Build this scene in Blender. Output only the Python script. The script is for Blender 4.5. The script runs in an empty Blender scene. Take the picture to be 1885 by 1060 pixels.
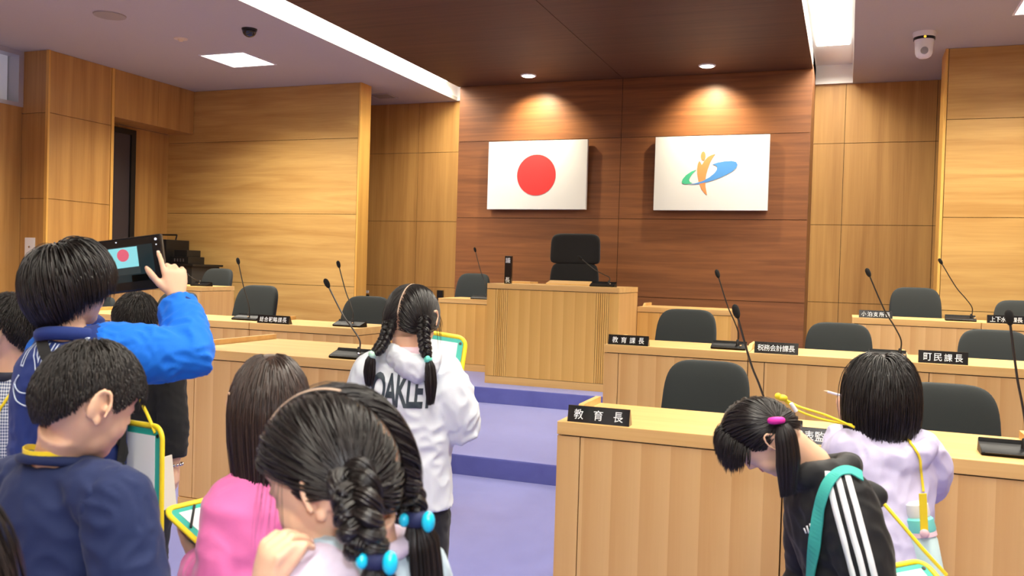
import bpy, bmesh, math, random
import numpy as np
from mathutils import Vector, Matrix, noise
from mathutils.bvhtree import BVHTree

random.seed(7)
SC = bpy.context.scene
COL = SC.collection
PI = math.pi
V = Vector

# ------------------------------------------------------------------ camera
CAM_H = 1.42
F_PX, YAW, PITCH, ROLL = 1612.23, 0.364876, 0.0199725, 0.0296005
fwd = V((-math.sin(YAW) * math.cos(PITCH), math.cos(YAW) * math.cos(PITCH), -math.sin(PITCH)))
_r0 = V((math.cos(YAW), math.sin(YAW), 0))
_u0 = _r0.cross(fwd)
rgt = math.cos(ROLL) * _r0 + math.sin(ROLL) * _u0
upv = -math.sin(ROLL) * _r0 + math.cos(ROLL) * _u0
CAM = V((0, 0, CAM_H))
cd = bpy.data.cameras.new('camera')
cam = bpy.data.objects.new('camera', cd)
COL.objects.link(cam)
M = Matrix((rgt, upv, -fwd)).transposed().to_4x4()
M.translation = CAM
cam.matrix_world = M
cd.sensor_fit = 'HORIZONTAL'
cd.sensor_width = 36.0
cd.lens = 36.0 * F_PX / 1885.0
cd.clip_start = 0.05
cd.dof.use_dof = True
cd.dof.focus_distance = 5.5
cd.dof.aperture_fstop = 7.0
SC.camera = cam


def at(px, py, d):
    """world point seen at photo pixel (px,py), d metres along the viewing axis"""
    px, py, d = float(px), float(py), float(d)
    return CAM + d * (fwd + (px - 942.5) / F_PX * rgt - (py - 530.0) / F_PX * upv)


def onY(px, py, Y):
    r = fwd + (px - 942.5) / F_PX * rgt - (py - 530.0) / F_PX * upv
    return CAM + r * (Y / r.y)


def onZ(px, py, Z):
    r = fwd + (px - 942.5) / F_PX * rgt - (py - 530.0) / F_PX * upv
    return CAM + r * ((Z - CAM_H) / r.z)


# ------------------------------------------------------------------ world, exposure, lights
w = bpy.data.worlds.new('World')
SC.world = w
w.use_nodes = True
w.node_tree.nodes['Background'].inputs[0].default_value = (0.5, 0.5, 0.55, 1)
w.node_tree.nodes['Background'].inputs[1].default_value = 0.05
SC.view_settings.view_transform = 'Standard'
SC.view_settings.look = 'None'
SC.view_settings.gamma = 1.0
SC.view_settings.use_curve_mapping = False
SC.view_settings.exposure = -0.36
try:
    SC.cycles.max_bounces = 6
    SC.cycles.diffuse_bounces = 4
    SC.cycles.glossy_bounces = 3
    SC.cycles.sample_clamp_indirect = 6.0
except Exception:
    pass

WARM = (1.0, 0.93, 0.79)
ZC = 3.848           # ceiling height
XC = -2.69           # centre line of the chamber


def light(name, kind, loc, power, col, size=0.1, size_y=None, look=None, spread=None, spot=None, blend=0.5):
    ld = bpy.data.lights.new(name, kind)
    ld.energy = power
    ld.color = col
    if kind == 'AREA':
        ld.size = size
        if size_y:
            ld.shape = 'RECTANGLE'
            ld.size_y = size_y
        if spread:
            ld.spread = spread
    else:
        ld.shadow_soft_size = size
    if kind == 'SPOT':
        ld.spot_size = spot
        ld.spot_blend = blend
    o = bpy.data.objects.new(name, ld)
    COL.objects.link(o)
    o.location = loc
    d = V(look) if look else V((0, 0, -1))
    o.rotation_euler = d.to_track_quat('-Z', 'Y').to_euler()
    return o


# the photographer's flash, on top of the camera
light('camera_flash', 'AREA', CAM + upv * 0.13 + rgt * 0.01, 8.5, (0.92, 0.95, 1.0), 0.06, 0.04, look=fwd, spread=2.4)
PANELS = [(x, y) for x in (-6.9, 1.62) for y in (8.65, 5.6, 2.6, -0.6, -3.4)]
for (x, y) in PANELS:
    light('panel_lamp', 'AREA', (x, y, ZC - 0.012), 120 if y > 5 else 58, WARM, 0.6, 0.6, spread=2.35)
for x in (-5.14, -0.235):
    light('cove_lamp', 'AREA', (x, 3.2, ZC + 0.16), 420, WARM, 0.3, 16.2, spread=2.7)
for x in (-3.78, -1.59):
    light('spot_lamp', 'SPOT', (x, 10.25, ZC - 0.03), 330, (1.0, 0.90, 0.64), 0.035, look=(0, 0.45, -1), spot=1.95, blend=1.0)


# ------------------------------------------------------------------ helpers
def s2l(c):
    return tuple(((v / 255) / 12.92 if v / 255 <= 0.04045 else ((v / 255 + 0.055) / 1.055) ** 2.4) for v in c) + (1.0,)


def mat(name, c, rough=0.5, metal=0.0, emit=None, estr=0.0, sheen=0.0, sheen_col=None, spec=None, coat=0.0, bump=None, mott=None):
    m = bpy.data.materials.new(name)
    m.use_nodes = True
    nt = m.node_tree
    b = nt.nodes['Principled BSDF']
    col = s2l(c)
    b.inputs['Base Color'].default_value = col
    b.inputs['Roughness'].default_value = rough
    b.inputs['Metallic'].default_value = metal
    if spec is not None:
        b.inputs['Specular IOR Level'].default_value = spec
    if coat:
        b.inputs['Coat Weight'].default_value = coat
        b.inputs['Coat Roughness'].default_value = 0.08
    if emit:
        b.inputs['Emission Color'].default_value = s2l(emit)
        b.inputs['Emission Strength'].default_value = estr
    if sheen:
        b.inputs['Sheen Weight'].default_value = sheen
        b.inputs['Sheen Roughness'].default_value = 0.35
        if sheen_col:
            b.inputs['Sheen Tint'].default_value = s2l(sheen_col)
    if bump or mott:
        tc = nt.nodes.new('ShaderNodeTexCoord')
    if mott:   # (scale, amount): soft mottling of the base colour
        n = nt.nodes.new('ShaderNodeTexNoise')
        n.inputs['Scale'].default_value = mott[0]
        n.inputs['Detail'].default_value = 4
        nt.links.new(tc.outputs['Object'], n.inputs['Vector'])
        mx = nt.nodes.new('ShaderNodeMix')
        mx.data_type = 'RGBA'
        mx.inputs[6].default_value = tuple(min(1, v * (1 - mott[1])) for v in col[:3]) + (1,)
        mx.inputs[7].default_value = tuple(min(1, v * (1 + mott[1])) for v in col[:3]) + (1,)
        nt.links.new(n.outputs[0], mx.inputs[0])
        nt.links.new(mx.outputs[2], b.inputs['Base Color'])
    if bump:   # (scale, strength)
        n = nt.nodes.new('ShaderNodeTexNoise')
        n.inputs['Scale'].default_value = bump[0]
        n.inputs['Detail'].default_value = 3
        nt.links.new(tc.outputs['Object'], n.inputs['Vector'])
        bp = nt.nodes.new('ShaderNodeBump')
        bp.inputs['Strength'].default_value = bump[1]
        bp.inputs['Distance'].default_value = 0.01
        nt.links.new(n.outputs[0], bp.inputs['Height'])
        nt.links.new(bp.outputs[0], b.inputs['Normal'])
    return m


def wood(name, light_c, dark_c, grain='Z', band=None, rough=0.42, across=9.0, along=0.6, band_amt=0.5, coat=0.0, contrast=1.0, distort=0.5):
    """veneer: stretched noise along the grain, optional planks of width `band` along a chosen axis"""
    m = bpy.data.materials.new(name)
    m.use_nodes = True
    nt = m.node_tree
    N, L = nt.nodes, nt.links
    b = N['Principled BSDF']
    b.inputs['Roughness'].default_value = rough
    b.inputs['Specular IOR Level'].default_value = 0.35
    tc = N.new('ShaderNodeTexCoord')
    oi = N.new('ShaderNodeObjectInfo')
    add = N.new('ShaderNodeVectorMath')
    add.operation = 'ADD'
    sc = N.new('ShaderNodeVectorMath')
    sc.operation = 'SCALE'
    sc.inputs[3].default_value = 37.0
    comb = N.new('ShaderNodeCombineXYZ')
    for i in range(3):
        L.new(oi.outputs['Random'], comb.inputs[i])
    L.new(comb.outputs[0], sc.inputs[0])
    L.new(tc.outputs['Object'], add.inputs[0])
    L.new(sc.outputs[0], add.inputs[1])
    ax = 'XYZ'.index(grain)

    def noisy(a, al, detail, dist):
        mp = N.new('ShaderNodeMapping')
        s = [a, a, a]
        s[ax] = al
        mp.inputs['Scale'].default_value = s
        L.new(add.outputs[0], mp.inputs['Vector'])
        n = N.new('ShaderNodeTexNoise')
        n.inputs['Scale'].default_value = 1.0
        n.inputs['Detail'].default_value = detail
        n.inputs['Distortion'].default_value = dist
        L.new(mp.outputs[0], n.inputs['Vector'])
        return n.outputs[0]
    n1 = noisy(across, along, 5, distort)
    n2 = noisy(across * 9, along * 5, 2, 0.0)
    mm = N.new('ShaderNodeMath')
    mm.operation = 'MULTIPLY_ADD'
    L.new(n2, mm.inputs[0])
    mm.inputs[1].default_value = 0.28
    L.new(n1, mm.inputs[2])
    fac = mm.outputs[0]
    lo = 0.62 - 0.26 / contrast
    hi = 0.62 + 0.26 / contrast
    mr = N.new('ShaderNodeMapRange')
    mr.inputs[1].default_value = lo
    mr.inputs[2].default_value = hi
    L.new(fac, mr.inputs[0])
    fac = mr.outputs[0]
    if band:
        axn, wid = band
        sep = N.new('ShaderNodeSeparateXYZ')
        L.new(tc.outputs['Object'], sep.inputs[0])
        dv = N.new('ShaderNodeMath')
        dv.operation = 'DIVIDE'
        L.new(sep.outputs['XYZ'.index(axn)], dv.inputs[0])
        dv.inputs[1].default_value = wid
        fl = N.new('ShaderNodeMath')
        fl.operation = 'FRACT'
        L.new(dv.outputs[0], fl.inputs[0])
        # each veneer leaf shades gently from one edge to the other
        mx = N.new('ShaderNodeMix')
        mx.inputs[0].default_value = band_amt
        L.new(fac, mx.inputs[2])
        L.new(fl.outputs[0], mx.inputs[3])
        fac = mx.outputs[0]
    mix = N.new('ShaderNodeMix')
    mix.data_type = 'RGBA'
    mix.inputs[6].default_value = s2l(dark_c)
    mix.inputs[7].default_value = s2l(light_c)
    L.new(fac, mix.inputs[0])
    L.new(mix.outputs[2], b.inputs['Base Color'])
    bp = N.new('ShaderNodeBump')
    bp.inputs['Strength'].default_value = 0.04
    bp.inputs['Distance'].default_value = 0.004
    L.new(n2, bp.inputs['Height'])
    L.new(bp.outputs[0], b.inputs['Normal'])
    if coat:
        b.inputs['Coat Weight'].default_value = coat
        b.inputs['Coat Roughness'].default_value = 0.2
    return m


def box(bm, x0, x1, y0, y1, z0, z1, bev=0.0):
    vs = [bm.verts.new(p) for p in ((x0, y0, z0), (x1, y0, z0), (x1, y1, z0), (x0, y1, z0), (x0, y0, z1), (x1, y0, z1), (x1, y1, z1), (x0, y1, z1))]
    fs = [bm.faces.new([vs[i] for i in f]) for f in ((3, 2, 1, 0), (4, 5, 6, 7), (0, 1, 5, 4), (1, 2, 6, 5), (2, 3, 7, 6), (3, 0, 4, 7))]
    if bev:
        es = {e for f in fs for e in f.edges}
        bmesh.ops.bevel(bm, geom=list(es), offset=bev, segments=2, profile=0.7, affect='EDGES')


def frames(pts):
    """parallel-transported frames along a polyline"""
    pts = [V(p) for p in pts]
    n = len(pts)
    T = []
    for i in range(n):
        a = pts[max(i - 1, 0)]
        b = pts[min(i + 1, n - 1)]
        d = b - a
        T.append(d.normalized() if d.length > 1e-9 else V((0, 0, 1)))
    ref = V((1, 0, 0)) if abs(T[0].x) < 0.9 else V((0, 1, 0))
    u = (ref - T[0] * ref.dot(T[0])).normalized()
    out = []
    for i in range(n):
        u = u - T[i] * u.dot(T[i])
        u = u.normalized() if u.length > 1e-6 else T[i].orthogonal().normalized()
        out.append((pts[i], T[i], u, T[i].cross(u)))
    return out


def tube(bm, pts, radii, seg=12, side=None, flat=None, cap=True):
    """loft of rings; side+flat=(a per ring) squeezes the ring across `side`'s normal"""
    fr = frames(pts)
    rings = []
    if not hasattr(radii, '__len__'):
        radii = [radii] * len(fr)
    for i, (p, t, u, v) in enumerate(fr):
        r = radii[i]
        if side is not None:
            s = V(side[i]) if hasattr(side[0], '__len__') else V(side)
            u = (s - t * s.dot(t)).normalized()
            v = t.cross(u)
        ra, rb = (r if hasattr(r, '__len__') else (r, r * (flat if flat else 1.0)))
        rings.append([bm.verts.new(p + u * (ra * math.cos(a)) + v * (rb * math.sin(a))) for a in (2 * PI * k / seg for k in range(seg))])
    for a, b in zip(rings, rings[1:]):
        for k in range(seg):
            bm.faces.new((a[k], a[(k + 1) % seg], b[(k + 1) % seg], b[k]))
    if cap:
        bm.faces.new(rings[0][::-1])
        bm.faces.new(rings[-1])
    return rings


def ball(bm, c, r, rot=None, seg=16, ring=10):
    rx, ry, rz = r if hasattr(r, '__len__') else (r, r, r)
    mt = Matrix.Translation(V(c)) @ (rot.to_4x4() if rot else Matrix.Identity(4)) @ Matrix.Diagonal((rx, ry, rz, 1))
    bmesh.ops.create_uvsphere(bm, u_segments=seg, v_segments=ring, radius=1.0, matrix=mt)


def cyl(bm, c, r, z0, z1, seg=24):
    tube(bm, [(c[0], c[1], z0), (c[0], c[1], z1)], [r, r], seg)


def obj(name, bm, m, parent=None, smooth=False, loc=None):
    if isinstance(bm, bpy.types.Mesh):
        me = bm
        me.name = name
    else:
        bmesh.ops.recalc_face_normals(bm, faces=bm.faces)
        me = bpy.data.meshes.new(name)
        bm.to_mesh(me)
        bm.free()
    if smooth and len(me.polygons):
        me.polygons.foreach_set('use_smooth', [True] * len(me.polygons))
        if smooth == 'auto':
            try:
                me.set_sharp_from_angle(angle=math.radians(40))
            except Exception:
                pass
    for mm in (m if isinstance(m, (list, tuple)) else [m]):
        me.materials.append(mm)
    o = bpy.data.objects.new(name, me)
    COL.objects.link(o)
    if parent is not None:
        o.parent = parent
    if loc is not None:
        o.location = loc
    return o


def thing(name, label, cat, loc=(0, 0, 0), rz=0.0, group=None):
    o = bpy.data.objects.new(name, None)
    o.empty_display_size = 0.1
    COL.objects.link(o)
    o.location = loc
    o.rotation_euler = (0, 0, rz)
    return tag(o, label, cat, group)


def tag(o, label, cat, group=None):
    o['label'] = label
    o['category'] = cat
    if group:
        o['group'] = group
    return o


def struct(name, bm, m, label=None):
    o = obj(name, bm, m)
    o['kind'] = 'structure'
    if label:
        o['label'] = label
    return o


def dup(root, loc, rz=None, label=None, group=None):
    r = root.copy()
    COL.objects.link(r)
    r.location = loc
    if rz is not None:
        r.rotation_euler = (0, 0, rz)
    if label:
        r['label'] = label
    if group:
        r['group'] = group
    for ch in list(root.children):
        c = ch.copy()
        COL.objects.link(c)
        c.parent = r
        for g in list(ch.children):
            d = g.copy()
            COL.objects.link(d)
            d.parent = c
    return r


def text_mesh(s, size=1.0, bold=0.0, extrude=0.0, spacing=1.0, outline=0.0, shear=0.0):
    cu = bpy.data.curves.new('lettering', 'FONT')
    cu.body = s
    cu.size = size
    cu.offset = bold
    cu.extrude = extrude
    cu.space_character = spacing
    cu.shear = shear
    cu.align_x = 'CENTER'
    cu.align_y = 'CENTER'
    cu.resolution_u = 4
    if outline:
        cu.fill_mode = 'NONE'
        cu.bevel_depth = outline
        cu.bevel_resolution = 1
    o = bpy.data.objects.new('lettering', cu)
    COL.objects.link(o)
    dg = bpy.context.evaluated_depsgraph_get()
    me = bpy.data.meshes.new_from_object(o.evaluated_get(dg))
    bpy.data.objects.remove(o)
    bpy.data.curves.remove(cu)
    return me


def fit_text(me, wid, hei, mtx):
    """scale a flat text mesh to wid x hei around its own centre, then place it"""
    co = np.empty(len(me.vertices) * 3)
    me.vertices.foreach_get('co', co)
    co = co.reshape(-1, 3)
    lo, hi = co.min(0), co.max(0)
    c = (lo + hi) / 2
    k = (hi - lo)
    co[:, 0] = (co[:, 0] - c[0]) * (wid / max(k[0], 1e-6) if wid else hei / max(k[1], 1e-6))
    co[:, 1] = (co[:, 1] - c[1]) * (hei / max(k[1], 1e-6) if hei else wid / max(k[0], 1e-6))
    me.vertices.foreach_set('co', co.ravel())
    me.transform(mtx)
    return me


# ------------------------------------------------------------------ materials
M_WALLH = wood('oak_wall_horizontal_grain', (204, 164, 98), (170, 127, 68), 'X', across=7, along=0.55, distort=1.0)
M_WALLV = wood('oak_wall_vertical_grain', (198, 152, 86), (158, 112, 60), 'Z', across=8, along=0.35, distort=0.4)
M_EDGE = wood('oak_edge', (226, 178, 92), (204, 150, 72), 'Z', across=12, along=0.4)
M_PANEL = wood('dark_cherry_panel', (144, 92, 54), (108, 66, 40), 'X', across=16, along=0.7, distort=0.9)
M_SOFFIT = wood('dark_cherry_soffit', (98, 64, 42), (78, 49, 32), 'X', across=16, along=0.7, distort=0.6, rough=0.6)
M_GROOVE = mat('groove_shadow_gap', (40, 24, 12), 0.8)
M_DESK = wood('beech_desk_front', (220, 180, 122), (198, 151, 92), 'Z', band=('X', 0.115), across=14, along=0.5, band_amt=0.6, rough=0.4)
M_DESKTOP = wood('beech_desk_top', (222, 182, 118), (206, 160, 96), 'X', across=14, along=0.6, rough=0.38)
M_PODIUM = wood('honey_beech_podium_front', (226, 182, 106), (204, 154, 78), 'Z', band=('X', 0.115), across=14, along=0.5, band_amt=0.6, rough=0.4)
M_DESKSIDE = wood('beech_desk_side', (214, 171, 108), (196, 149, 88), 'Z', across=14, along=0.5, rough=0.4)
M_CEIL = mat('white_ceiling_board', (184, 179, 168), 0.9, mott=(60, 0.05), bump=(140, 0.15))
M_WHITE = mat('white_paint', (236, 236, 234), 0.6)
M_CARPET = None


def carpet():
    m = mat('violet_carpet', (74, 74, 158), 0.95, sheen=1.0, sheen_col=(216, 218, 255), spec=0.05)
    m.node_tree.nodes['Principled BSDF'].inputs['Sheen Roughness'].default_value = 0.5
    nt = m.node_tree
    b = nt.nodes['Principled BSDF']
    tc = nt.nodes.new('ShaderNodeTexCoord')
    n = nt.nodes.new('ShaderNodeTexNoise')
    n.inputs['Scale'].default_value = 5.0
    n.inputs['Detail'].default_value = 6
    n.inputs['Distortion'].default_value = 0.8
    nt.links.new(tc.outputs['Object'], n.inputs['Vector'])
    mx = nt.nodes.new('ShaderNodeMix')
    mx.data_type = 'RGBA'
    mx.inputs[6].default_value = s2l((84, 88, 158))
    mx.inputs[7].default_value = s2l((108, 112, 182))
    nt.links.new(n.outputs[0], mx.inputs[0])
    nt.links.new(mx.outputs[2], b.inputs['Base Color'])
    n2 = nt.nodes.new('ShaderNodeTexNoise')
    n2.inputs['Scale'].default_value = 420.0
    nt.links.new(tc.outputs['Object'], n2.inputs['Vector'])
    bp = nt.nodes.new('ShaderNodeBump')
    bp.inputs['Strength'].default_value = 0.35
    bp.inputs['Distance'].default_value = 0.004
    nt.links.new(n2.outputs[0], bp.inputs['Height'])
    nt.links.new(bp.outputs[0], b.inputs['Normal'])
    return m


M_CARPET = carpet()
M_CHAIR = mat('charcoal_chair_fabric', (34, 39, 40), 0.9, sheen=0.1, sheen_col=(120, 130, 130), bump=(500, 0.2))
M_CHAIRB = mat('black_chair_fabric', (17, 17, 19), 0.85, sheen=0.15, bump=(400, 0.2))
M_BLACKPL = mat('black_plastic', (18, 18, 20), 0.4)
M_GLOSS = mat('gloss_black_plastic', (10, 10, 12), 0.45, spec=0.2)
M_NECK = mat('dark_metal_gooseneck', (70, 68, 66), 0.35, metal=0.8)
M_FOAM = mat('black_foam', (16, 15, 15), 0.95, bump=(900, 0.5))
M_PLATE = mat('black_nameplate', (20, 20, 22), 0.25, coat=0.3)
M_LETTER = mat('white_lettering', (235, 238, 238), 0.5)
M_CHROME = mat('chrome', (200, 200, 205), 0.15, metal=1.0)
M_DARKGREY = mat('dark_grey_panel', (58, 50, 52), 0.6)
M_FRAMEBLK = mat('black_frame', (20, 18, 18), 0.5)
M_EMIT = mat('lit_diffuser', (255, 250, 240), 0.5, emit=(255, 250, 238), estr=7.0)
M_COVE = mat('lit_cove_diffuser', (255, 250, 240), 0.5, emit=(255, 249, 232), estr=17.0)

# ------------------------------------------------------------------ room shell
XL, XR, YB, YF = -9.25, 3.87, -5.0, 11.61
S1, S2 = 5.52, 7.80          # riser positions
Z1, Z2 = 0.138, 0.287        # levels of the two steps

bm = bmesh.new()
box(bm, XL - 0.3, XR + 0.3, YB, S1, -0.2, 0)
box(bm, XL - 0.3, XR + 0.3, S1, S2, -0.2, Z1, 0.012)
box(bm, XL - 0.3, XR + 0.3, S2, YF + 0.2, -0.2, Z2, 0.012)
struct('floor', bm, M_CARPET, 'violet carpet floor rising in two carpeted steps')

# white ceilings either side of the dark timber soffit
SLL, SLR = (-5.35, -4.93), (-0.452, -0.017)
bm = bmesh.new()
box(bm, XL - 0.3, SLL[0], YB, YF + 0.2, ZC, ZC + 0.05)
box(bm, SLR[1], XR + 0.3, YB, YF + 0.2, ZC, ZC + 0.05)
struct('ceiling', bm, M_CEIL, 'white ceiling boards beside the dark timber soffit')
bm = bmesh.new()
xm = -2.69
for a, b_ in ((SLL[1], xm - 0.003), (xm + 0.003, SLR[0])):
    for y0, y1 in ((YB, -1.0), (-0.994, 3.0), (3.006, 6.9), (6.906, 10.7)):
        box(bm, a, b_, y0, y1, ZC, ZC + 0.03)
box(bm, SLL[1] + 0.005, SLR[0] - 0.005, YB, 10.7, ZC + 0.012, ZC + 0.3)
struct('ceiling_soffit', bm, M_SOFFIT, 'dark brown timber soffit with fine joints')
# light wells
bm = bmesh.new()
for a, b_ in (SLL, SLR):
    box(bm, a - 0.05, b_ + 0.05, YB, YF + 0.1, ZC + 0.23, ZC + 0.26)
    box(bm, a - 0.05, a, YB, YF + 0.1, ZC + 0.05, ZC + 0.23)
    box(bm, b_ - 0.004, b_ + 0.05, YB, YF + 0.1, ZC + (0.05 if b_ > -1 else 0.03), ZC + 0.23)
    box(bm, a, b_, YF - 0.05, YF + 0.1, ZC, ZC + 0.23)
struct('trim_1', bm, M_WHITE, 'white lined light well in the ceiling')
for nm, (a, b_), lab in (('l', SLL, 'long bright cove light strip in the slot left of the dark soffit'), ('r', SLR, 'wide bright cove light strip in the slot right of the dark soffit')):
    t = thing('cove_light', lab, 'ceiling light', ((a + b_) / 2, 3.2, ZC + 0.2))
    bm = bmesh.new()
    ye = 7.9 if nm == 'l' else 7.2
    box(bm, -0.17, 0.17, -7.3, ye, -0.02, 0.0)
    obj('diffuser', bm, M_COVE, t)
    bm = bmesh.new()
    box(bm, -0.185, 0.185, -7.35, ye + 0.05, 0.0, 0.025)
    obj('housing', bm, M_WHITE, t)


def panels(bm, plane, fixed, depth, us, zs, gap=0.006):
    """flat wall boards with shadow gaps; plane 'Y' = board faces -Y at y=fixed, 'X' = faces +X at x=fixed"""
    for u0, u1 in zip(us, us[1:]):
        for z0, z1 in zip(zs, zs[1:]):
            a, b_ = u0 + gap / 2, u1 - gap / 2
            c, d = z0 + gap / 2, z1 - gap / 2
            if plane == 'Y':
                box(bm, a, b_, fixed, fixed + depth, c, d)
            else:
                box(bm, fixed - depth, fixed, a, b_, c, d)


ZS = [Z2 - 0.1, 1.14, 2.105, 3.115, ZC]
# dark cherry panel on the front wall
bm = bmesh.new()
panels(bm, 'Y', 10.7, 0.02, [-4.915, -2.69, -0.452], ZS)
box(bm, -4.915, -0.452, 10.722, 11.6, Z2, ZC + 0.2)
o = struct('wall_front', bm, M_PANEL, 'dark cherry wood panel wall behind the podium')
bm = bmesh.new()
box(bm, -4.90, -0.467, 10.712, 10.721, Z2, ZC)
struct('trim_2', bm, M_GROOVE, 'dark shadow gap of the cherry panels')
# flanks
for nm, us in (('wall_front_left', [-9.6, -7.0, -5.978, -4.9]), ('wall_front_right', [-0.5, -0.09, 0.935, 4.2])):
    bm = bmesh.new()
    panels(bm, 'Y', YF, 0.02, us, ZS)
    struct(nm, bm, M_WALLV, 'honey oak wall with upright grain beside the cherry panel')
    bm = bmesh.new()
    box(bm, us[0], us[-1], YF + 0.012, YF + 0.2, Z2 - 0.1, ZC + 0.3)
    struct('trim_3' if us[0] < -5 else 'trim_4', bm, M_GROOVE)
# horizontal-grain wing walls
for nm, x0, x1, y0 in (('wall_left', -9.3, -6.115, 10.13), ('wall_right', 0.905, 4.2, 10.1)):
    bm = bmesh.new()
    if x0 < 0:
        panels(bm, 'Y', y0, 0.02, [x0, x1 - 0.0], ZS)
    else:
        panels(bm, 'Y', y0, 0.02, [x0, x1], ZS)
    struct(nm, bm, M_WALLH, 'honey oak wing wall with lying grain and three joints')
    bm = bmesh.new()
    if x0 < 0:
        box(bm, x0, x1 - 0.003, y0 + 0.012, y0 + 0.03, Z2 - 0.1, ZC)
    else:
        box(bm, x0 + 0.003, x1, y0 + 0.012, y0 + 0.03, Z2 - 0.1, ZC)
    struct('trim_5' if x0 < 0 else 'trim_6', bm, M_GROOVE)
    bm = bmesh.new()
    if x0 < 0:
        box(bm, x1 + 0.004, x1 + 0.03, y0 - 0.004, y0 + 0.26, Z2, ZC - 0.001)
        box(bm, x0, x1, y0 + 0.032, y0 + 0.25, Z2, ZC - 0.001)
    else:
        box(bm, x0 - 0.03, x0 - 0.004, y0 - 0.004, y0 + 0.4, Z2, ZC - 0.001)
        box(bm, x0, x1, y0 + 0.032, y0 + 0.38, Z2, ZC - 0.001)
    struct('trim_7' if x0 < 0 else 'trim_8', bm, M_EDGE, 'pale oak end edge of the wing wall')
# left side: column, lintel over the recess, recess wall, main wall with a high window
bm = bmesh.new()
panels(bm, 'X', -8.83, 0.02, [7.70, 8.62], [Z1, 1.14, 2.105, 3.115, ZC])
box(bm, XL, -8.853, 7.72, 8.66, Z1, ZC)
panels(bm, 'Y', 7.68, 0.02, [XL, -8.87], [Z1, 1.14, 2.105, 3.115, ZC])
struct('wall_side_column', bm, M_WALLV, 'oak clad column by the side recess')
bm = bmesh.new()
box(bm, -8.87, -8.826, 7.676, 7.70, Z1, ZC)
box(bm, -8.87, -8.826, 8.625, 8.67, Z1, ZC)
struct('trim_9', bm, M_EDGE, 'pale oak corner edges of the column')
bm = bmesh.new()
panels(bm, 'X', -8.83, 0.03, [8.675, 9.43, 10.125], [3.235, ZC])
box(bm, -9.28, -8.862, 8.675, 10.125, 3.24, ZC)
struct('wall_side_lintel', bm, M_WALLV, 'oak lintel over the side recess')
bm = bmesh.new()
box(bm, -9.5, -9.28, 8.66, 10.2, Z1, 3.236)
box(bm, -9.5, XL, YB, 7.68, 0, 3.19)
box(bm, -9.5, XL, 3.5, 5.6, 3.19, ZC)
box(bm, -9.5, XL, YB, 0.5, 3.19, ZC)
struct('wall_side_left', bm, M_WALLV, 'oak boarded side wall under the high window')
bm = bmesh.new()
box(bm, XR, XR + 0.2, YB, YF, -0.1, ZC)
struct('wall_side_right', bm, M_WALLV)
bm = bmesh.new()
box(bm, XL - 0.3, XR + 0.3, YB - 0.2, YB, -0.1, ZC + 0.3)
struct('wall_back', bm, M_WALLV)
# door in the recess
bm = bmesh.new()
box(bm, -9.278, -9.24, 8.70, 9.36, Z1 + 0.15, 3.12)
o = struct('door_1', bm, M_DARKGREY, 'dark grey door leaf in the side recess')
bm = bmesh.new()
box(bm, -9.278, -9.21, 9.36, 9.44, Z1 + 0.15, 3.19)
box(bm, -9.278, -9.21, 8.67, 9.36, 3.12, 3.19)
f_ = obj('door_frame', bm, M_FRAMEBLK, o)
bm = bmesh.new()
box(bm, -9.24, -9.18, 8.78, 8.80, 1.15, 1.45, 0.005)
obj('door_handle', bm, M_CHROME, o)
# high window with frosted panes
M_PANE = mat('frosted_window_pane', (196, 200, 208), 0.25, emit=(200, 202, 210), estr=0.3)
M_ALU = mat('grey_aluminium', (190, 190, 192), 0.4, metal=0.3)
bm = bmesh.new()
box(bm, -9.42, -9.40, 5.66, 7.60, 3.23, 3.80)
o = struct('window_1', bm, M_PANE, 'high frosted window by the column')
bm = bmesh.new()
for y0, y1, z0, z1 in ((5.6, 7.68, 3.19, 3.235), (5.6, 7.68, 3.79, ZC), (5.6, 5.66, 3.235, 3.79), (7.615, 7.68, 3.235, 3.79)):
    box(bm, -9.45, XL + 0.02, y0, y1, z0, z1)
obj('window_frame', bm, M_ALU, o)


# ------------------------------------------------------------------ ceiling and wall fittings
def panel_light(x, y, lab):
    t = thing('ceiling_light', lab, 'ceiling light', (x, y, ZC))
    bm = bmesh.new()
    box(bm, -0.30, 0.30, -0.30, 0.30, -0.006, -0.002)
    obj('diffuser', bm, M_EMIT, t)
    bm = bmesh.new()
    for a in ((-0.32, 0.32, -0.32, -0.30), (-0.32, 0.32, 0.30, 0.32), (-0.32, -0.30, -0.30, 0.30), (0.30, 0.32, -0.30, 0.30)):
        box(bm, a[0], a[1], a[2], a[3], -0.01, 0.0)
    obj('frame', bm, M_WHITE, t)


for i, (x, y) in enumerate(PANELS):
    if i in (0, 5):      # the two the photograph shows
        panel_light(x, y, 'square white ceiling light near the black dome camera' if i == 0 else 'square white ceiling light at the top right corner by the white camera')
for x, lab in ((-3.78, 'round recessed downlight above the white panel with the red disc'), (-1.59, 'round recessed downlight above the white panel with the coloured emblem')):
    t = thing('downlight', lab, 'downlight', (x, 10.25, ZC))
    bm = bmesh.new()
    tube(bm, [(0, 0, -0.012), (0, 0, 0.0)], [0.095, 0.1], 32)
    obj('trim_ring', bm, M_WHITE, t, 'auto')
    bm = bmesh.new()
    tube(bm, [(0, 0, -0.018), (0, 0, -0.0125)], [0.07, 0.08], 32)
    obj('lamp', bm, M_EMIT, t, 'auto')

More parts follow.
